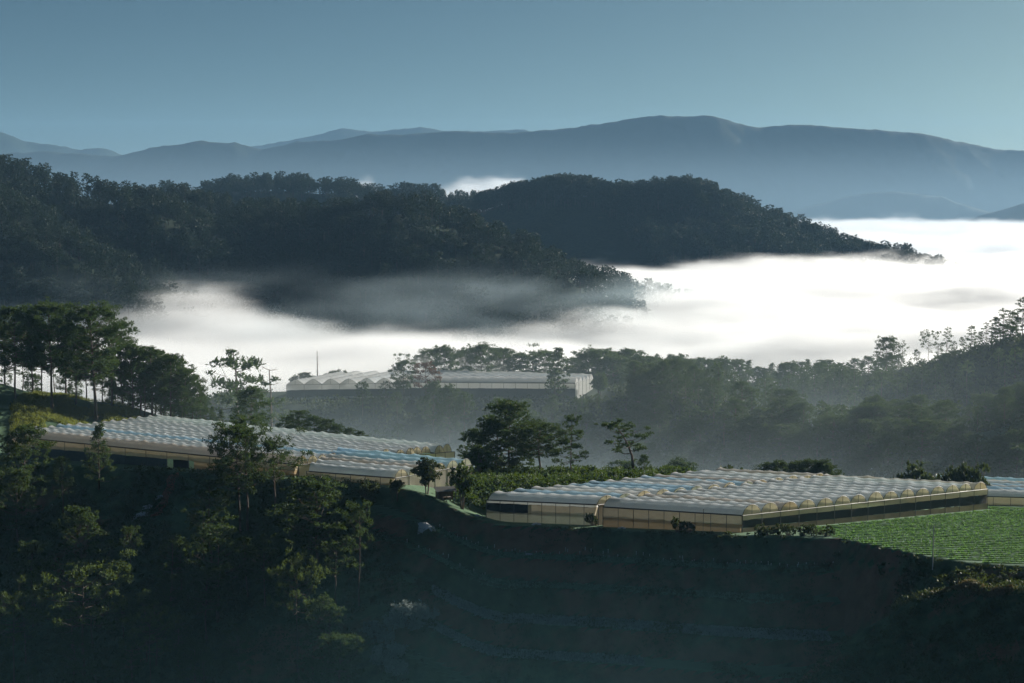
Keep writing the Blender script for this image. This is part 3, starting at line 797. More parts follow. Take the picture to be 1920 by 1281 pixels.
# ------------------------------------------------------------------ far woods as one mass
def far_forest():
    rng = np.random.default_rng(77)
    protos = []
    for k in range(7):
        R = rng.uniform(4.4, 6.4); base = rng.uniform(.30, .5); nb = 20
        pads = [(np.array([math.cos(i * 2.4) * R * (1 - .75 * max(0, i / nb - .35)) * rng.uniform(.35, .85), math.sin(i * 2.4) * R * (1 - .75 * max(0, i / nb - .35)) * rng.uniform(.35, .85), 18 * (base + (1 - base) * i / nb)]), rng.uniform(1.5, 2.4)) for i in range(nb)]
        V, Fq = pad_leaves(pads, 5.5, 1.15, 0.7, rng, .45)
        g = Geo(); g.tube([[0, 0, -2], [.2, 0, 9], [0, .2, 17]], [.24, .18, .08], 3)
        protos.append((V, Fq, np.concatenate(g.v), np.concatenate(g.f)))
    LV, LF, TV, TF = [], [], [], []
    nl = nt = 0
    def region(x0, x1, y0, y1, n, keep, hs, r=0):
        nonlocal nl, nt
        x = rng.uniform(x0, x1, n); y = rng.uniform(y0, y1, n)
        h = h_far(x, y)
        hx = (h_far(x + 6, y) - h) / 6; hy = (h_far(x, y + 6) - h) / 6
        ok = (h > -105) & (np.abs(x) < y * .40 + 20) & (hy > -.42)
        for X, Y, Z in zip(x[ok], y[ok], h[ok]):
            px, py = PY((X, Y, Z))
            if not keep(px, py, Y, rng):
                continue
            V, Fq, T, Tf = protos[rng.integers(len(protos))]
            s = hs * rng.uniform(.55, 1.28); a = rng.uniform(0, 6.28); w = rng.uniform(.85, 1.3)
            R = np.array([[math.cos(a), -math.sin(a), 0], [math.sin(a), math.cos(a), 0], [0, 0, 1]]) * np.array([w, w, 1]).reshape(1, 3) * s
            o = np.array([X, Y, Z])
            LV.append(V @ R.T + o); LF.append(Fq + nl); nl += len(V)
            TV.append(T @ R.T + o); TF.append(Tf + nt); nt += len(T)
    region(-700, 260, 980, 1420, 7500, lambda px, py, Y, g: True, .84)
    bare = lambda px, py, Y, g: not (850 < px < 1130 + (py - 400) * .9 and py > 392 + max(0, (1000 - px) * .12) and py < 560)
    region(-200, 620, 1560, 1960, 6500, bare, .98)
    region(-100, 260, 1700, 1900, 2600, lambda px, py, Y, g: bare(px, py, Y, g) and py < 412 and px < 1340, 1.0)
    region(-650, 60, 1880, 2060, 2200, lambda px, py, Y, g: py < 372 + 14 * g.uniform(), 1.0)
    m = make_mesh('far_pine_forest', np.concatenate(LV + TV), np.concatenate(LF + [f + nl for f in TF]), M_FAR)
    m.materials.append(plain('far_bark', (0.05, 0.04, 0.032), .95))
    mi = np.zeros(len(m.polygons), np.int32); mi[sum(len(f) for f in LF):] = 1
    m.polygons.foreach_set('material_index', mi)
    print('far trees', len(LV), 'faces', len(m.polygons))
    return tag(link('far_pine_forest', m), 'dark pine forest covering the hills beyond the fog', 'forest', kind='stuff')
far_forest()

def mid_wood():
    rng = np.random.default_rng(88)
    protos = []
    for k in range(6):
        R = rng.uniform(3.6, 5.4); base = rng.uniform(.18, .45); nb = 26
        pads = [(np.array([math.cos(i * 2.4) * R * (1 - .75 * max(0, i / nb - .35)) * rng.uniform(.35, .9), math.sin(i * 2.4) * R * (1 - .75 * max(0, i / nb - .35)) * rng.uniform(.35, .9), 14 * (base + (1 - base) * i / nb)]), rng.uniform(1.0, 1.8)) for i in range(nb)]
        V, Fq = pad_leaves(pads, 14, .75, .42, rng, .5)
        g = Geo(); g.tube([[0, 0, -2], [.2, 0, 7], [0, .2, 13.5]], [.26, .18, .06], 4)
        protos.append((V, Fq, np.concatenate(g.v), np.concatenate(g.f)))
    x = rng.uniform(-110, 330, 5200); y = rng.uniform(430, 780, 5200); h = H(x, y)
    px, py = PY((x, y, h))
    gh = (y > 588) & (y < 662) & (x > -92) & (x < 40)
    ok = (h > -124) & (px > 500) & (px < 2050) & ~gh & (h_mid(x, y) > h_near(x, y) + .5)
    ok &= ~((px < 1130) & (y < 600) & (rng.uniform(size=len(x)) < .75)) & (rng.uniform(size=len(x)) < .42)
    LV, LF, TV, TF = [], [], [], []; nl = nt = 0
    for X, Y, Z in zip(x[ok], y[ok], h[ok]):
        V, Fq, T, Tf = protos[rng.integers(len(protos))]
        s = rng.uniform(.45, .95); a = rng.uniform(0, 6.28); w = rng.uniform(.9, 1.3)
        topy = PY((X, Y, Z + 14 * s)); lim = np.interp(topy[0], [500, 1150, 1250, 1350, 1450, 1540, 1640, 1800, 1920, 2050], [725, 680, 672, 680, 692, 680, 690, 668, 640, 600])
        if topy[1] < lim: continue
        R = np.array([[math.cos(a), -math.sin(a), 0], [math.sin(a), math.cos(a), 0], [0, 0, 1]]) * np.array([w, w, 1]).reshape(1, 3) * s
        o = np.array([X, Y, Z])
        LV.append(V @ R.T + o); LF.append(Fq + nl); nl += len(V)
        TV.append(T @ R.T + o); TF.append(Tf + nt); nt += len(T)
    m = make_mesh('hillside_wood', np.concatenate(LV + TV), np.concatenate(LF + [f + nl for f in TF]), M_PINE)
    m.materials.append(M_BARK)
    mi = np.zeros(len(m.polygons), np.int32); mi[sum(len(f) for f in LF):] = 1
    m.polygons.foreach_set('material_index', mi)
    print('mid wood', len(LV), len(m.polygons))
    return tag(link('hillside_wood', m), 'continuous hazy wood covering the middle hillsides beyond the farm', 'woods', kind='stuff')
mid_wood()

# ------------------------------------------------------------------ greenhouses
def lerp(a, b, t): return np.asarray(a) * (1 - t) + np.asarray(b) * t

def greenhouse(label, NL, NR, FR, FL, n, rise, hoop, mats, name='greenhouse', near=None, right=None, left=None, seed=0, group=None, posts_h=True, jit=0.0, gothic=.7, gable_m=None, skip_right=0, bumps=0.21):
    """multi-span tunnel roof over the quadrilateral of gutter corners NL NR FR FL; spans run from left to right.
    near/right/left: list of (part name, top fraction, bottom fraction, material, inset) for that wall"""
    rng = np.random.default_rng(seed)
    base = (np.array(NL) + NR + FR + FL) / 4
    base[2] = H1(base[0], base[1])
    root = thing(name, label, 'greenhouse', base, group)
    pt = lambda u, v: lerp(lerp(NL, NR, u), lerp(FL, FR, u), v)
    gm = gable_m or M_GABLE
    for i in range(n):
        u0 = rng.uniform(0, jit); u1 = 1 - rng.uniform(0, jit) * .6
        L = np.linalg.norm(pt(u1, .5) - pt(u0, .5)); nh = max(3, int(L / hoop)); nu = nh * 4 + 1
        us = np.linspace(u0, u1, nu); ss = np.linspace(0, 1, 11)
        dz = rng.uniform(-.12, .12)
        hs = rng.uniform(.6, 1.2, nh + 1); ho = rng.normal(size=nh + 1) * .07
        G = np.zeros((nu, 11, 3))
        for a, u in enumerate(us):
            A, B = pt(u, i / n), pt(u, (i + 1) / n)
            k = a / 4.0; kk = min(nh - 1, int(k)); ph = k - kk
            sag = bumps * hs[kk] * math.sin(math.pi * ph) ** 0.8
            jog = ho[kk] * (1 - ph) + ho[kk + 1] * ph
            for b, s in enumerate(ss):
                ar = max(0.0, 1 - (2 * s - 1) ** 2) ** gothic if gothic > 0 else 1 - abs(2 * s - 1) ** (-gothic)
                q = lerp(A, B, s)
                G[a, b] = q + np.array([0, 0, (rise + dz + jog) * ar - sag * ar ** .5])
        G -= base
        g = Geo(); g.grid(G)
        mm = mats[rng.choice(len(mats[0]), p=mats[1])] if False else M_FILM[rng.choice(5, p=mats)]
        sp = link('roof_span', g.mesh('roof_span', mm, True), root)
        gt = Geo(); gt.tube(G[::4, 0] + np.array([0, 0, .03]), .13, 5)
        link('valley_gutter', gt.mesh('valley_gutter', M_STEEL), sp)
        for e, (u, mk) in enumerate(((u1, right), (u0, left))):
            if mk is None: continue
            idx = -1 if e == 0 else 0
            row = G[idx]
            lo = lerp(pt(u, i / n), pt(u, (i + 1) / n), .5) - base
            out = (pt(1, .5) - pt(0, .5)); out /= np.linalg.norm(out)
            out = out * (0.03 if e == 0 else -0.03)
            bot = np.array([lerp(pt(u, i / n), pt(u, (i + 1) / n), s) for s in ss]) - base
            g2 = Geo(); g2.grid(np.stack([row + out, (row + bot) / 2 + out * rng.uniform(.5, 3), bot + out], 0))
            gp = link('gable', g2.mesh('gable', gm, True), root)
            g3 = Geo()
            g3.tube([row[5] + out * 2, bot[5] + out * 2], .045, 4)
            g3.tube([bot[0] + out * 2, bot[-1] + out * 2], .045, 4)
            g3.tube(row + out * 2, .05, 4)
            link('gable_frame', g3.mesh('gable_frame', M_STEEL), gp)
    # walls
    def wall(A, B, bands, npost, pname, sub):
        m = max(8, npost * 4)
        t = np.linspace(0, 1, m + 1)
        top = np.array([lerp(A, B, k) for k in t])
        hz = np.array([H1(p[0], p[1]) for p in top]) - 0.25
        dirn = np.array(B) - np.array(A); nrm = np.array([dirn[1], -dirn[0], 0]); nrm /= np.linalg.norm(nrm)
        for (bn, f0, f1, bm, inset, t0, t1) in bands:
            sel = (t >= t0 - 1e-6) & (t <= t1 + 1e-6)
            tt, tp, hh = t[sel], top[sel], hz[sel]
            rows = []
            for f in np.linspace(f0, f1, 4):
                w = rng.normal(size=len(tt)) * .035
                q = tp.copy(); q[:, 2] = tp[:, 2] * (1 - f) + hh * f + (rng.normal(size=len(tt)) * .04 if 0.02 < f < .98 else 0)
                q += nrm[None] * (w[:, None] - inset)
                rows.append(q)
            g = Geo(); g.grid(np.stack(rows) - base)
            link(bn, g.mesh(bn, bm, True), root)
        for k in range(npost + 1):
            p = lerp(A, B, k / npost); z0 = H1(p[0], p[1]) - .5
            g = Geo(); q = p + nrm * .06
            g.tube([np.array([q[0], q[1], z0]) - base, np.array([q[0], q[1], p[2] + .05]) - base], .06, 5)
            link('post', g.mesh('post', M_STEEL), root)
        g = Geo(); g.tube([lerp(A, B, k) + nrm * .05 - base for k in np.linspace(0, 1, 9)], .06, 4)
        link('gutter', g.mesh('gutter', M_STEEL), root)
    if near: wall(np.array(NL), np.array(NR), near[0], near[1], 'near', 0)
    if right: wall(np.array(NR), np.array(FR), right[0], right[1], 'right', 0)
    if left: wall(np.array(FL), np.array(NL), left[0], left[1], 'left', 0)
    return root

# right greenhouse: two blocks side by side
A = P(912, 938, 318); B1 = P(1122, 947, 311.5); C = P(1392, 967, 301)
E = P(1852, 917, 361); Fp = P(1362, 890, 378)
Fm = lerp(Fp, E, .42)
mixA = [.40, .16, .26, .12, .06]
bandsA = [('upper_wall', 0, .12, M_WALLW, 0, 0, 1), ('shade_net', .12, .52, M_NET, .04, 0, .38), ('upper_wall', .12, .52, M_WALLF, .02, .38, 1), ('lower_wall', .52, 1, M_WALLF, 0, 0, 1)]
greenhouse('long plastic greenhouse with pale blue roofs and black net set in its near wall', A, B1, lerp(Fp, E, .40), Fp, 14, 1.7, 2.6, mixA, near=(bandsA, 8), left=([('end_wall', 0, 1, M_WALLF, 0, 0, 1)], 14), right=([('end_wall', 0, 1, M_WALLT, 0, 0, 1)], 14), seed=1, jit=.03)
B2 = P(1131, 951, 309)
bandsB = [('upper_wall', 0, .5, M_WALLF, 0, 0, 1), ('lower_wall', .5, 1, M_WALLT, .03, 0, 1)]
bandsR = [('upper_wall', 0, .26, M_GABLE, 0, 0, 1), ('vent_net', .26, .68, M_NET, .10, .0, 1), ('lower_wall', .68, 1, M_WALLT, 0, 0, 1)]
greenhouse('large plastic greenhouse with tan near wall and glowing gables above the green field', B2, C, E, lerp(Fp, E, .415), 15, 1.65, 2.6, mixA, near=(bandsB, 9), right=(bandsR, 15), left=([('end_wall', 0, 1, M_WALLF, 0, 0, 1)], 15), seed=2, jit=.02)
# lower block right beyond it
A3 = P(1845, 925, 366); B3 = P(2080, 930, 352); E3 = P(2160, 905, 395); F3 = P(1750, 897, 396)
E4 = lerp(A3, B3, .1)
greenhouse('lower pale plastic greenhouse at the right edge beyond the green field', P(1700, 928, 372), P(1960, 934, 372), P(2060, 912, 398), P(1760, 897, 400), 8, 1.3, 2.6, [.45, .1, .25, .15, .05], near=([('near_wall', 0, 1, M_GABLE, 0, 0, 1)], 8), left=([('end_wall', 0, 1, M_GABLE, 0, 0, 1)], 8), seed=3)

# left greenhouse
NL = P(12, 818, 368); NR = P(560, 872, 336); FR = P(852, 847, 372); FL = P(300, 789, 430)
bandsL = [('upper_wall', 0, .42, M_WALLF, 0, 0, 1), ('lower_wall', .42, 1, M_NETG, .03, 0, .58), ('doorway', .42, 1, M_NET, .25, .58, .66), ('lower_wall', .42, 1, M_WALLT, .03, .66, 1)]
greenhouse('wide plastic greenhouse with many grey roof ridges below the pine knoll', NL, NR, FR, FL, 15, 1.6, 2.7, [.36, .12, .42, .10, 0], near=(bandsL, 14), right=([('end_wall', 0, 1, M_GABLE, 0, 0, 1)], 15), left=([('end_wall', 0, 1, M_WALLF, 0, 0, 1)], 15), seed=4, jit=.025)
NL2 = P(575, 884, 331); NR2 = P(742, 897, 321); FR2 = P(884, 871, 344); FL2 = P(640, 849, 352)
greenhouse('smaller blue plastic greenhouse before the right end of the wide grey one', NL2, NR2, FR2, FL2, 6, 1.5, 2.4, [.34, .46, .14, .06, 0], near=([('near_wall', 0, .75, M_WALLF, 0, 0, 1), ('lower_wall', .75, 1, M_WALLT, .02, 0, 1)], 6), right=([('end_wall', 0, 1, M_WALLF, 0, 0, 1)], 6), seed=5, jit=.03)
# hilltop greenhouses
hN = lambda px, py, D: P(px, py, D)
greenhouse('hilltop greenhouse with a row of gables facing the camera, at the left of the misty hill', hN(768, 716, 596), hN(537, 719, 600), hN(615, 703, 650), hN(850, 700, 650), 1, .1, 6, [0, 0, 0, 0, 1]) if False else None
def gables_front():
    # spans run away from the camera: left wall first
    N0, N1, F1, F0 = hN(537, 722, 598), hN(770, 718, 598), hN(850, 703, 640), hN(622, 705, 640)
    greenhouse('white hilltop greenhouse with a row of seven gables facing the camera', N1, F1, F0, N0, 7, 1.9, 3.2, [.2, 0, .1, .1, .6], left=([('end_wall', 0, .35, M_WALLW, 0, 0, 1), ('vent_net', .35, .85, M_NETG, .08, 0, 1), ('kerb_wall', .85, 1, M_CONC, 0, 0, 1)], 7), right=None, near=None, seed=6, gable_m=M_WALLW, gothic=-1.3)
gables_front()
greenhouse('long white hilltop greenhouse with bright pointed gables at its right end', hN(768, 717, 594), hN(1078, 719, 588), hN(1112, 710, 622), hN(815, 702, 640), 5, 1.9, 3.2, [.25, 0, .1, .05, .6], near=([('upper_wall', 0, .3, M_WALLW, 0, 0, 1), ('vent_net', .3, .95, M_NETG, .05, 0, 1), ('kerb_wall', .95, 1, M_CONC, 0, 0, 1)], 14), right=([('end_wall', 0, 1, M_WALLW, 0, 0, 1)], 5), seed=7, gable_m=M_FILM[4], gothic=-1.4)

# ------------------------------------------------------------------ crops, coffee, undergrowth (stuff)
def leaf_patch(name, C, r, k, l, w, m, label, cat, seed, flat=.6, up=.5):
    rng = np.random.default_rng(seed)
    n = len(C)
    r = np.broadcast_to(r, (n,))
    u = rng.normal(size=(n, k, 3)); u /= np.linalg.norm(u, axis=2)[:, :, None]
    off = u * (rng.uniform(.2, 1, (n, k, 1)) ** .5) * np.array([1, 1, flat]) * r[:, None, None]
    Cs = (C[:, None] + off).reshape(-1, 3)
    Ds = (u * np.array([1, 1, .7]) + np.array([0, 0, up]) + rng.normal(size=u.shape) * .35).reshape(-1, 3)
    V, Fq = leaf_quads(Cs, Ds, l, w, rng)
    return tag(link(name, make_mesh(name, V, Fq, m)), label, cat, kind='stuff')

M_MOUND = foliage_mat('crop_green', (0.035, 0.10, 0.024), (0.075, 0.19, 0.045), (0.14, 0.30, 0.05), 0.3)
def crop_field():
    rng = np.random.default_rng(3)
    pts = []
    row_dir = np.array([1.0, -0.2]); row_dir /= np.linalg.norm(row_dir)
    nrm = np.array([-row_dir[1], row_dir[0]])
    o = np.array([80.0, 260.0])
    for r in np.arange(-60, 150, 3.1):
        s = np.arange(-90, 120, .36)
        s = s + rng.uniform(-.15, .15, len(s))
        q = o + nrm * (r + np.sin(s / 40.0)[:, None] * .8) + row_dir * s[:, None] + rng.normal(size=(len(s), 2)) * .09
        pts.append(q)
    q = np.concatenate(pts)
    q = q[rng.uniform(size=len(q)) > .06]
    q = q[fbm(q[:, 0], q[:, 1], 9, 3, 61) > -.52]
    x, y = q[:, 0], q[:, 1]
    ffy = np.interp(x, FF_X, FF_Y)
    # behind: the gable wall of the greenhouse from C to E, then its lower neighbour
    t = (x - C[0]) / (E[0] - C[0])
    wall_y = np.where(t < 1, C[1] + t * (E[1] - C[1]), 368 + (x - E[0]) * .05)
    ok = (x > FF_X[0] + 1) & (x < 150) & (y > ffy + .6) & (y < np.minimum(wall_y - 2.5, 368))
    # each row is a low leafy mound; leaves stand out of it
    g = Geo()
    for r in np.arange(-60, 150, 3.1):
        s_ = np.arange(-90, 120, .5)
        c = o + nrm * (r + np.sin(s_ / 40.0)[:, None] * .8) + row_dir * s_[:, None]
        cx, cy = c[:, 0], c[:, 1]
        tt = (cx - C[0]) / (E[0] - C[0])
        wy = np.where(tt < 1, C[1] + tt * (E[1] - C[1]), 368 + (cx - E[0]) * .05)
        inn = (cx > FF_X[0] + 1) & (cx < 150) & (cy > np.interp(cx, FF_X, FF_Y) + .6) & (cy < np.minimum(wy - 2.5, 368))
        run = np.flatnonzero(inn)
        if len(run) < 6:
            continue
        for seg in np.split(run, np.flatnonzero(np.diff(run) > 1) + 1):
            if len(seg) < 4: continue
            sx, sy = cx[seg], cy[seg]
            prof = []
            for a, hh in ((-.6, -.05), (-.4, .10), (0, .15), (.4, .10), (.6, -.05)):
                ax, ay = sx + nrm[0] * a, sy + nrm[1] * a
                jit = rng.normal(size=len(seg)) * .05 if hh > 0 else 0
                prof.append(np.stack([ax, ay, H(ax, ay) + hh * rng.uniform(.7, 1.15, len(seg)) + jit], 1))
            g.grid(np.stack(prof))
    tag(link('crop_mounds', g.mesh('crop_mounds', M_MOUND, True)), 'low green mounds of the vegetable rows in the sunlit field', 'crops', kind='stuff')
    x, y = x[ok], y[ok]
    z = H(x, y) + .15
    Cc = np.stack([x, y, z], 1)
    leaf_patch('crop_rows', Cc, rng.uniform(.30, .42, len(Cc)), 10, .24, .16, M_CROP, 'bright green vegetable rows of the sunlit field', 'crops', 4, .3, .45)
    print('crop', len(Cc))
    return Cc
crop_field()

def coffee():
    rng = np.random.default_rng(8)
    x = rng.uniform(-24, 60, 4200); y = rng.uniform(322, 398, 4200)
    z = H(x, y)
    px, py = PY((x, y, z))
    # between the left greenhouse gables and the right greenhouse's left edge
    lx = A[0] + (y - A[1]) / (Fp[1] - A[1]) * (Fp[0] - A[0])
    left_lim = np.interp(y, [320, 345, 372, 400], [-14, -7.5, -9, -8])
    ok = (x < lx - 1.2) & (x > left_lim) & (y < 390) & (y > 319)
    Cc = np.stack([x, y, z + rng.uniform(.6, 2.4, len(z))], 1)[ok]
    leaf_patch('coffee_shrubs', Cc, rng.uniform(.7, 1.25, len(Cc)), 42, .5, .3, M_COFFEE, 'dense green coffee shrubs between the greenhouses', 'shrubs', 9, .8, .5)
coffee()

def undergrowth():
    rng = np.random.default_rng(12)
    x = rng.uniform(-130, 110, 30000); y = rng.uniform(205, 345, 30000)
    z = H(x, y)
    px, py = PY((x, y, z))
    fy = np.interp(x, FE_X, FE_Y)
    d = fy - y
    dens = fbm(x, y, 9, 3, 70)
    left = (x < -26 + fbm(x, y, 15, 2, 71) * 14) & (d > -1.5) & (dens > -.25)
    right = (y < 252) & (x > 34) & (dens > -.32) & (y < np.interp(x, FF_X, FF_Y) - 2) & (px > 1440 + (1281 - py) * .5)
    ter = (x >= -30) & (d > 0) & (dens > .28) & (y > 245) & (y < np.interp(x, FF_X, FF_Y) - 1)
    ok = (px > -150) & (px < 2100) & (py < 1420) & (left | right | ter)
    Cc = np.stack([x, y, z + .4], 1)[ok]
    r = rng.uniform(.5, 1.4, len(Cc)) * np.where((left | right)[ok], 1, .5)
    leaf_patch('undergrowth', Cc, r, 22, .42, .19, M_BUSH, 'dark scrub and ferns covering the steep shaded slopes', 'undergrowth', 13, .6, .5)
    print('undergrowth', len(Cc))
undergrowth()

def hill_scrub():
    rng = np.random.default_rng(19)
    x = rng.uniform(-230, 330, 26000); y = rng.uniform(400, 780, 26000)
    z = H(x, y)
    ok = (z > -118) & (np.abs(x) < y * .36) & (z > h_near(x, y) + .5) & (fbm(x, y, 22, 3, 90) > -.35)
    gh = (y > 590) & (y < 655) & (x > -88) & (x < 36)
    ok &= ~gh
    Cc = np.stack([x, y, z + .8], 1)[ok]
    leaf_patch('hill_scrub', Cc, rng.uniform(1.0, 3.0, len(Cc)), 18, 1.1, .6, M_BUSH, 'dark scrub covering the misty hillsides behind the farm', 'undergrowth', 20, .6, .5)
    print('scrub', len(Cc))
hill_scrub()

def slope_grass():
    rng = np.random.default_rng(14)
    x = rng.uniform(-30, 100, 60000); y = rng.uniform(225, 325, 60000)
    fy = np.interp(x, FE_X, FE_Y); d = fy - y
    ffy = np.interp(x, FF_X, FF_Y)
    ok = (d > 0.2) & (y < ffy - .5) & (fbm(x, y, 7, 3, 75) > .1)
    x, y = x[ok], y[ok]
    Cc = np.stack([x, y, H(x, y) + .12], 1)
    leaf_patch('slope_grass', Cc, .35, 7, .5, .1, M_BUSH, 'dark grass growing on the terraces', 'grass', 15, .5, 1.2)
slope_grass()

def sunny_grass():
    rng = np.random.default_rng(16)
    x = rng.uniform(-125, -68, 16000); y = rng.uniform(398, 452, 16000)
    z = H(x, y)
    px, py = PY((x, y, z))
    ok = (px > 20) & (px < 260) & (z > plane(x, y) + .8) & (fbm(x, y, 8, 3, 80) > -.22)
    Cc = np.stack([x, y, z + .35], 1)[ok]
    leaf_patch('hill_grass', Cc, .6, 9, .95, .13, M_GRASS, 'sunlit yellow green grass on the knoll above the left greenhouse', 'grass', 17, .5, 1.5)
    # dry lit grass along the path below the field
    p = [on_plane(*q) for q in [(1690, 1040), (1740, 1056), (1800, 1066), (1880, 1074)]]
    t = rng.uniform(0, 3, 900)
    i = np.minimum(t.astype(int), 2); f = t - i
    a = np.array(p)[i]; b = np.array(p)[i + 1]
    q = a + (b - a) * f[:, None] + rng.normal(size=(900, 3)) * np.array([.5, .45, 0]) + np.array([0, -3.6, 0])
    q[:, 2] = H(q[:, 0], q[:, 1]) + .35
    leaf_patch('dry_grass', q, .32, 9, .5, .09, M_DRY, 'pale dry grass along the bench below the green field', 'grass', 18, .6, 1.4)
sunny_grass()

def bed(name, rows_d, x0, x1, label, seed, m):
    """low leafy rows lying on one terrace tread"""
    rng = np.random.default_rng(seed)
    out = []
    for d in rows_d:
        x = np.arange(x0, x1, .42) + rng.uniform(-.1, .1, len(np.arange(x0, x1, .42)))
        y = np.interp(x, FE_X, FE_Y) - d + rng.normal(size=len(x)) * .08
        out.append(np.stack([x, y, H(x, y) + .12], 1))
    return leaf_patch(name, np.concatenate(out), .26, 7, .38, .26, m, label, 'crops', seed + 1, .6, .7)
bed('vegetable_bed', np.arange(16.8, 21.8, .42), -14, 52, 'grey green vegetable rows on the long lower terrace', 31, M_SILVER)
bed('vegetable_bed', np.arange(25.2, 29.3, .42), -17, 22, 'grey green vegetable rows on the lowest terrace at the bottom edge', 33, M_SILVER)
bed('vegetable_bed', np.arange(4.5, 7.4, .5), -16, 44, 'thin dark green rows on the uppermost terrace', 35, M_BED)
bed('vegetable_bed', np.arange(10.8, 13.4, .5), -16, 46, 'thin dark green rows on the middle terrace', 37, M_BED)

# ------------------------------------------------------------------ small things
def stake(x, y, h):
    z = H1(x, y)
    g = Geo(); g.tube([[0, 0, -.1], [0, 0, h * .5], [RNG.uniform(-.04, .04), 0, h]], [.05, .045, .04], 5)
    g.box([0, 0, h + .03], [.13, .13, .1])
    o = link('garden_stake', g.mesh('garden_stake', M_STAKE), None, (x, y, z))
    return o
def stakes():
    r = random.Random(21)
    for lab, grp, d0, xs in [('short white stake in the long row along the terrace below the greenhouse and field', 'white stakes in the long row on the upper terrace', 4.1, np.arange(-13, 74, 1.45)),
                             ('short white stake in the short row at the left of the second terrace', 'white stakes in the short row on the second terrace', 10.3, np.arange(-19, -3, 2.0))]:
        for x in xs:
            for k in range(2 if r.random() < .35 else 1):
                xx = float(x + r.uniform(-.6, .6)); yy = float(np.interp(xx, FE_X, FE_Y)) - d0 + r.uniform(-.7, .7)
                tag(stake(xx, yy, r.uniform(.32, .6)), lab, 'stake', grp)
stakes()

def lamp_pole():
    px, py = 1749, 1053
    D = 262.0
    q = P(px, py, D)
    z = H1(q[0], q[1]); top = P(px, 984, D)[2]
    r = thing('utility_pole', 'slender pale pole standing on the bench in front of the green field', 'pole', (q[0], q[1], z))
    g = Geo(); g.tube([[0, 0, -.4], [0, 0, (top - z) * .5], [0, 0, top - z]], [.11, .09, .07], 8)
    link('shaft', g.mesh('shaft', M_CONC, True), r)
    g = Geo(); g.box([0, 0, top - z - .35], [.7, .06, .06]); g.tube([[-.3, 0, top - z - .3], [-.3, 0, top - z - .12]], .04, 6); g.tube([[.3, 0, top - z - .3], [.3, 0, top - z - .12]], .04, 6)
    link('crossarm', g.mesh('crossarm', M_STEEL), r)
lamp_pole()
for px, y0, y1, D, lab in [(881, 935, 905, 320, 'thin grey post at the left end of the right greenhouse'), (1318, 1012, 955, 299, 'thin pale post leaning before the near wall of the right greenhouse')]:
    q = P(px, y0, D); z = H1(q[0], q[1]); h = P(px, y1, D)[2] - z
    g = Geo(); g.tube([[0, 0, -.3], [.02, 0, h * .5], [.08, 0, max(1.5, h)]], [.06, .05, .05], 6); g.box([.08, 0, max(1.5, h)], [.16, .16, .05])
    tag(link('post', g.mesh('post', M_STEEL), None, (q[0], q[1], z)), lab, 'post')

def scrap(px, py, D, s, label):
    q = P(px, py, D); z = H1(q[0], q[1])
    rng = np.random.default_rng(int(px * 7 + py))
    n = 9
    X, Y = np.meshgrid(np.linspace(-1, 1, n), np.linspace(-1, 1, n))
    R = np.hypot(X, Y)
    Z = np.maximum(0, 1 - R) * .7 + rng.uniform(0, .4, X.shape) * (R < 1.1)
    G = np.stack([X * s + rng.normal(size=X.shape) * s * .1, Y * s * .6 + rng.normal(size=X.shape) * s * .08, Z * s * .55 + .03], 2)
    for a in range(n):
        for b in range(n):
            G[a, b, 2] += H1(q[0] + G[a, b, 0], q[1] + G[a, b, 1]) - z
    g = Geo(); g.grid(G)
    return tag(link('plastic_sheet', g.mesh('plastic_sheet', M_SCRAP), None, (q[0], q[1], z)), label, 'plastic sheet')
for px, py, D, s, lab in [(262, 896, 330, 1.5, 'heap of white plastic sheeting on the dark slope under the left greenhouse door'), (275, 888, 333, .9, 'small white plastic scrap above the heap under the left greenhouse'), (297, 882, 335, .7, 'strip of white plastic beside the dirt path to the left greenhouse door'),
                          (800, 985, 309, 1.6, 'largest crumpled plastic sheet on the bank left of the right greenhouse'), (897, 963, 315, .7, 'white plastic rag by the left corner of the right greenhouse'), (1006, 974, 311, .9, 'pale plastic scrap under the wall with the black net'),
                          (990, 996, 304, .9, 'pale plastic scrap on the bank below the black net wall'), (1166, 982, 306, .7, 'small plastic scrap on the bank near the wall joint'), (1624, 1030, 268, .5, 'single white scrap on the bank below the green field'),
                          (1657, 1180, 234, 1.0, 'bluish plastic sheet at the edge of the dark slope at lower right'), (1543, 1247, 226, .7, 'white plastic bag low on the dark slope at lower right')]:
    scrap(px, py, D, s, lab)

def hut():
    q = P(835, 950, 318); z = H1(q[0], q[1]) + .05
    r = thing('farm_hut', 'small brown wooden hut in the shade under the round tree', 'hut', (q[0], q[1], z), rz=.25)
    g = Geo(); g.box([0, .9, 1.0], [3.4, .08, 2.0]); g.box([-1.66, -.1, 1.0], [.08, 1.9, 2.0]); link('wall', g.mesh('wall', M_WOOD), r)
    g = Geo()
    V = np.array([[-2, -1.5, 2.05], [2, -1.5, 2.05], [2, 1.3, 2.5], [-2, 1.3, 2.5]]); g.add(np.concatenate([V, V + [0, 0, .07]]), [[0, 3, 2, 1], [4, 5, 6, 7], [0, 1, 5, 4], [1, 2, 6, 5], [2, 3, 7, 6], [3, 0, 4, 7]])
    link('roof', g.mesh('roof', M_STEEL), r)
    for x, y in ((-1.7, -1.3), (0, -1.3), (1.7, -1.3)):
        g = Geo(); g.box([x, y, 1.0], [.12, .12, 2.05]); link('post', g.mesh('post', M_WOOD), r)
    g = Geo(); g.box([.2, -.2, .8], [1.6, .9, .08]); g.box([-.5, -.2, .38], [.08, .8, .78]); g.box([.9, -.2, .38], [.08, .8, .78])
    link('bench', g.mesh('bench', M_WOOD), r)
hut()

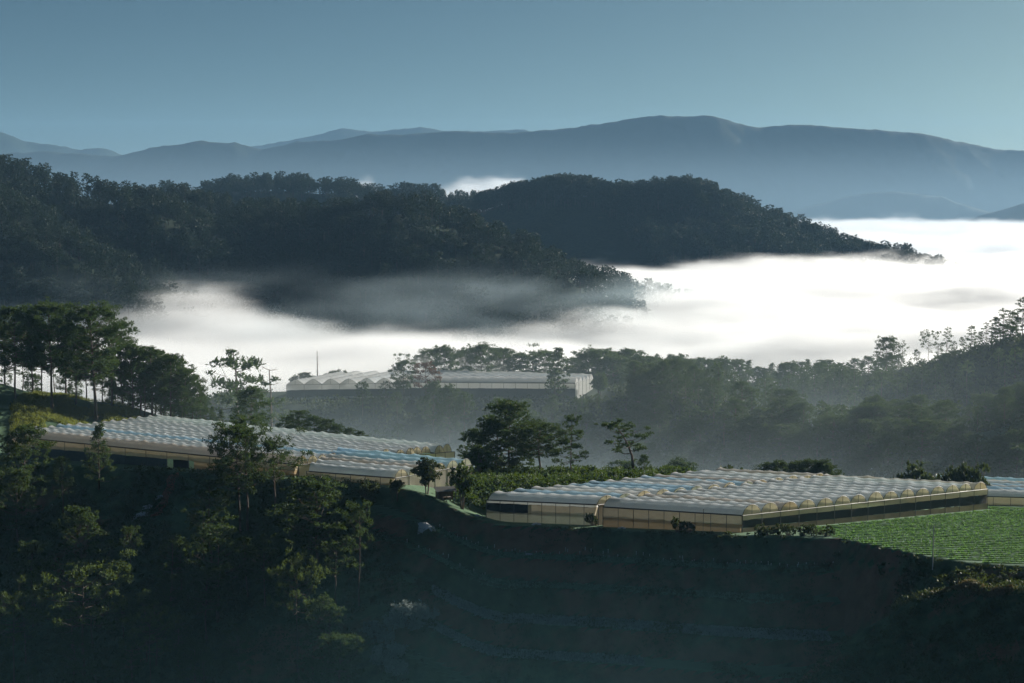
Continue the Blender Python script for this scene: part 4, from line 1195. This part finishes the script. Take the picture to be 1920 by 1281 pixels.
def dirt_path():
    g = Geo()
    mid = [P(325, 874, 340), P(316, 884, 336), P(300, 892, 332), P(290, 903, 328)]
    rows = []
    for k, t in enumerate(np.linspace(0, 1, 14)):
        a = np.array([np.interp(t, np.linspace(0, 1, 4), [m[c] for m in mid]) for c in range(2)])
        w = 1.0 + .3 * math.sin(k * 1.7)
        rows.append([[a[0] + s * w, a[1], H1(a[0] + s * w, a[1]) + .05] for s in (-1, -.4, .4, 1)])
    g.grid(np.array(rows))
    tag(link('path', g.mesh('path', M_SOIL, True)), kind='structure')
M_SOIL = plain('red_soil', (0.24, 0.11, 0.065), .95, var=.35)
dirt_path()

# ------------------------------------------------------------------ air, mist and fog
class NT:
    """small helper to write field expressions as geometry nodes"""
    def __init__(s, name):
        s.g = bpy.data.node_groups.new(name, 'GeometryNodeTree')
        s.g.interface.new_socket('Geometry', in_out='OUTPUT', socket_type='NodeSocketGeometry')
        s.g.interface.new_socket('Geometry', in_out='INPUT', socket_type='NodeSocketGeometry')
        s.out = s.g.nodes.new('NodeGroupOutput')
        p = s.g.nodes.new('GeometryNodeInputPosition')
        s.pos = p.outputs[0]
        q = s.g.nodes.new('ShaderNodeSeparateXYZ'); s.g.links.new(s.pos, q.inputs[0])
        s.x, s.y, s.z = q.outputs
    def m(s, op, a, b=None, c=None, clamp=False):
        n = s.g.nodes.new('ShaderNodeMath'); n.operation = op; n.use_clamp = clamp
        for i, v in enumerate((a, b, c)):
            if v is None: continue
            if isinstance(v, (int, float)): n.inputs[i].default_value = v
            else: s.g.links.new(v, n.inputs[i])
        return n.outputs[0]
    def add(s, a, b): return s.m('ADD', a, b)
    def sub(s, a, b): return s.m('SUBTRACT', a, b)
    def mul(s, a, b): return s.m('MULTIPLY', a, b)
    def step(s, v, a, b):                    # 0 at a, 1 at b, smooth
        n = s.g.nodes.new('ShaderNodeMapRange'); n.interpolation_type = 'SMOOTHSTEP'
        s.g.links.new(v, n.inputs[0]); n.inputs[1].default_value = a; n.inputs[2].default_value = b
        return n.outputs[0]
    def noise(s, scale, detail, off=(0, 0, 0), rough=.55):
        v = s.g.nodes.new('ShaderNodeVectorMath'); v.operation = 'MULTIPLY_ADD'
        s.g.links.new(s.pos, v.inputs[0]); v.inputs[1].default_value = tuple(1.0 / k for k in scale); v.inputs[2].default_value = off
        n = s.g.nodes.new('ShaderNodeTexNoise'); s.g.links.new(v.outputs[0], n.inputs['Vector'])
        n.inputs['Scale'].default_value = 1; n.inputs['Detail'].default_value = detail; n.inputs['Roughness'].default_value = rough
        return n.outputs[0]
    def gauss(s, cx, cy, rx, ry, amp):
        a = s.m('DIVIDE', s.sub(s.x, cx), rx); b = s.m('DIVIDE', s.sub(s.y, cy), ry)
        r = s.add(s.mul(a, a), s.mul(b, b))
        return s.mul(s.m('POWER', 2.71828, s.mul(r, -1.0)), amp)

def vol_mat(name, color, aniso, step_rate=1.0, density=1.0):
    m = bpy.data.materials.new(name); m.use_nodes = True
    n = m.node_tree; n.nodes.remove(n.nodes['Principled BSDF'])
    v = n.nodes.new('ShaderNodeVolumePrincipled')
    v.inputs['Color'].default_value = (*color, 1)
    v.inputs['Density'].default_value = density
    v.inputs['Anisotropy'].default_value = aniso
    n.links.new(v.outputs[0], n.nodes['Material Output'].inputs['Volume'])
    m.cycles.volume_step_rate = step_rate
    return m

def fog(name, lo, hi, res, expr, m, label):
    m.node_tree.nodes['Principled Volume'].inputs['Density'].default_value = 0.01
    t = NT(name)
    d = t.mul(expr(t), 100.0)                 # kept well above the grid's clipping level; the material divides it again
    vc = t.g.nodes.new('GeometryNodeVolumeCube')
    t.g.links.new(d, vc.inputs['Density'])
    vc.inputs['Background'].default_value = 0.0
    vc.inputs['Min'].default_value = lo; vc.inputs['Max'].default_value = hi
    for i, k in enumerate('XYZ'):
        vc.inputs['Resolution ' + k].default_value = res[i]
    sm = t.g.nodes.new('GeometryNodeSetMaterial'); sm.inputs['Material'].default_value = m
    t.g.links.new(vc.outputs[0], sm.inputs[0]); t.g.links.new(sm.outputs[0], t.out.inputs[0])
    vd = bpy.data.volumes.new(name); vd.materials.append(m)
    o = link(name, vd)
    md = o.modifiers.new('density', 'NODES'); md.node_group = t.g
    return tag(o, label, 'fog', kind='stuff')

M_FOG = vol_mat('fog_air', (.905, .92, .94), .42, 2.0)
M_MIST = vol_mat('mist_air', (.72, .90, 1.0), .3, 4.0)

def near_fog(t):
    n1 = t.noise((260, 190, 90), 3)
    zt = t.add(-75.0, t.mul(t.sub(n1, .5), 40.0))
    zt = t.add(zt, t.gauss(-90, 1040, 120, 120, -8))        # dip of smoky shade before the wooded hill
    zt = t.add(zt, t.add(t.gauss(-185, 1060, 65, 130, 20), t.gauss(-350, 1040, 95, 220, -24)))
    zt = t.add(zt, t.gauss(260, 1500, 160, 220, 6))
    zt = t.add(zt, t.gauss(125, 880, 95, 42, -30))
    zt = t.add(zt, t.gauss(10, 985, 110, 36, -16))
    zt = t.add(zt, t.gauss(330, 1130, 120, 60, -14))
    e = t.m('DIVIDE', t.sub(zt, t.z), 15.0)
    n2 = t.noise((80, 42, 15), 6, (3.1, .7, 0), .62)
    e = t.add(e, t.mul(t.sub(n2, .52), 3.0))
    e = t.m('MINIMUM', t.m('MAXIMUM', e, 0.0), 1.0)
    e = t.m('POWER', e, 1.4)
    e = t.mul(e, t.step(t.sub(t.y, t.mul(t.step(t.x, -30.0, 50.0), 190.0)), 600.0, 680.0))
    e = t.mul(e, t.step(t.y, 1950.0, 1750.0))
    return t.mul(e, .075)
fog('fog', (-620, 600, -142), (760, 1950, -40), (225, 215, 40), near_fog, M_FOG, 'sea of bright white fog filling the valley')

def far_fog(t):
    n1 = t.noise((300, 230, 110), 4)
    zt = t.add(-89.0, t.mul(t.sub(n1, .5), 95.0))
    zt = t.add(zt, t.gauss(-88, 2700, 100, 260, 93))
    zt = t.add(zt, t.gauss(-235, 2700, 40, 200, 92))
    zt = t.add(zt, t.gauss(20, 2700, 60, 200, 68))
    e = t.m('DIVIDE', t.sub(zt, t.z), 30.0)
    n2 = t.noise((80, 70, 30), 5, (1.1, 8.7, 0), .6)
    e = t.add(e, t.mul(t.sub(n2, .52), 2.2))
    e = t.m('MINIMUM', t.m('MAXIMUM', e, 0.0), 1.0)
    e = t.mul(e, t.step(t.y, 1650.0, 1850.0))
    e = t.mul(e, t.step(t.y, 4100.0, 3500.0))
    return t.mul(e, .045)
fog('fog', (-800, 1650, -142), (1500, 4100, 40), (230, 245, 44), far_fog, vol_mat('far_fog_air', (.75, .80, .86), .42, 2.0), 'distant bank of white fog lying between the hills')

def wisps(t):                                 # thin smoky veil before the wooded hill
    n = t.noise((110, 60, 26), 5, (5, 1, 0), .6)
    e = t.m('MAXIMUM', t.sub(n, .5), 0.0)
    e = t.mul(e, t.step(t.z, -46.0, -72.0))
    e = t.mul(e, t.step(t.y, 900.0, 960.0)); e = t.mul(e, t.step(t.y, 1180.0, 1100.0))
    e = t.mul(e, t.step(t.x, -420.0, -250.0)); e = t.mul(e, t.step(t.x, 200.0, 60.0))
    return t.mul(e, .03)
fog('mist', (-420, 900, -110), (200, 1180, -44), (110, 50, 22), wisps, M_MIST, 'smoky wisps of mist drifting in front of the wooded hill')

def valley_mist(t):                           # grey morning mist in the hollow behind the plateau
    n = t.noise((90, 70, 40), 3, (2, 5, 0))
    e = t.add(t.mul(t.step(t.z, -68.0, -108.0), .46), t.mul(t.step(t.z, -36.0, -64.0), .020))
    e = t.mul(e, t.add(.55, n))
    e = t.mul(e, t.step(t.y, 385.0, 430.0)); e = t.mul(e, t.step(t.y, 640.0, 560.0))
    return t.mul(e, .024)
fog('mist', (-260, 385, -141), (330, 640, -32), (74, 34, 26), valley_mist, M_MIST, 'thin grey mist in the hollow below the hilltop greenhouse')

def slope_mist(t):                            # thin sunlit veil hanging over the shaded terraces
    n = t.noise((60, 45, 22), 3, (9, 2, 4))
    e = t.mul(t.step(t.z, -58.0, -70.0), t.add(.35, n))
    e = t.mul(e, t.step(t.y, 175.0, 215.0)); e = t.mul(e, t.step(t.y, 312.0, 290.0))
    e = t.mul(e, t.add(.45, t.mul(t.step(t.x, -45.0, -5.0), .55)))
    return t.mul(e, .0006)
fog('mist', (-140, 175, -125), (130, 312, -56), (54, 28, 18), slope_mist, vol_mat('slope_mist_air', (.36, .84, 1.0), .3, 4.0), 'thin bluish veil of mist over the shaded terraces')

def mountain_mist(t):
    e = t.step(t.z, 150.0, -90.0)
    e = t.mul(e, t.step(t.y, 2900.0, 3600.0))
    e = t.mul(e, t.step(t.y, 7200.0, 6400.0))
    return t.mul(e, .00014)
fog('mist', (-3600, 2900, -145), (4200, 7200, 195), (60, 60, 24), mountain_mist, vol_mat('far_mist_air', (.52, .76, .98), .2, 4.0), 'pale blue mist lying against the foot of the far mountains')

def haze():
    g = Geo(); g.box([0, 5600, 130], [15000, 13000, 560])
    return tag(link('haze', g.mesh('haze', vol_mat('haze_air', (.36, .66, 1.0), .1, 1.0, .00005))), kind='stuff')
haze()
print('trees', TREE_COUNT, 'objects', len(bpy.data.objects))
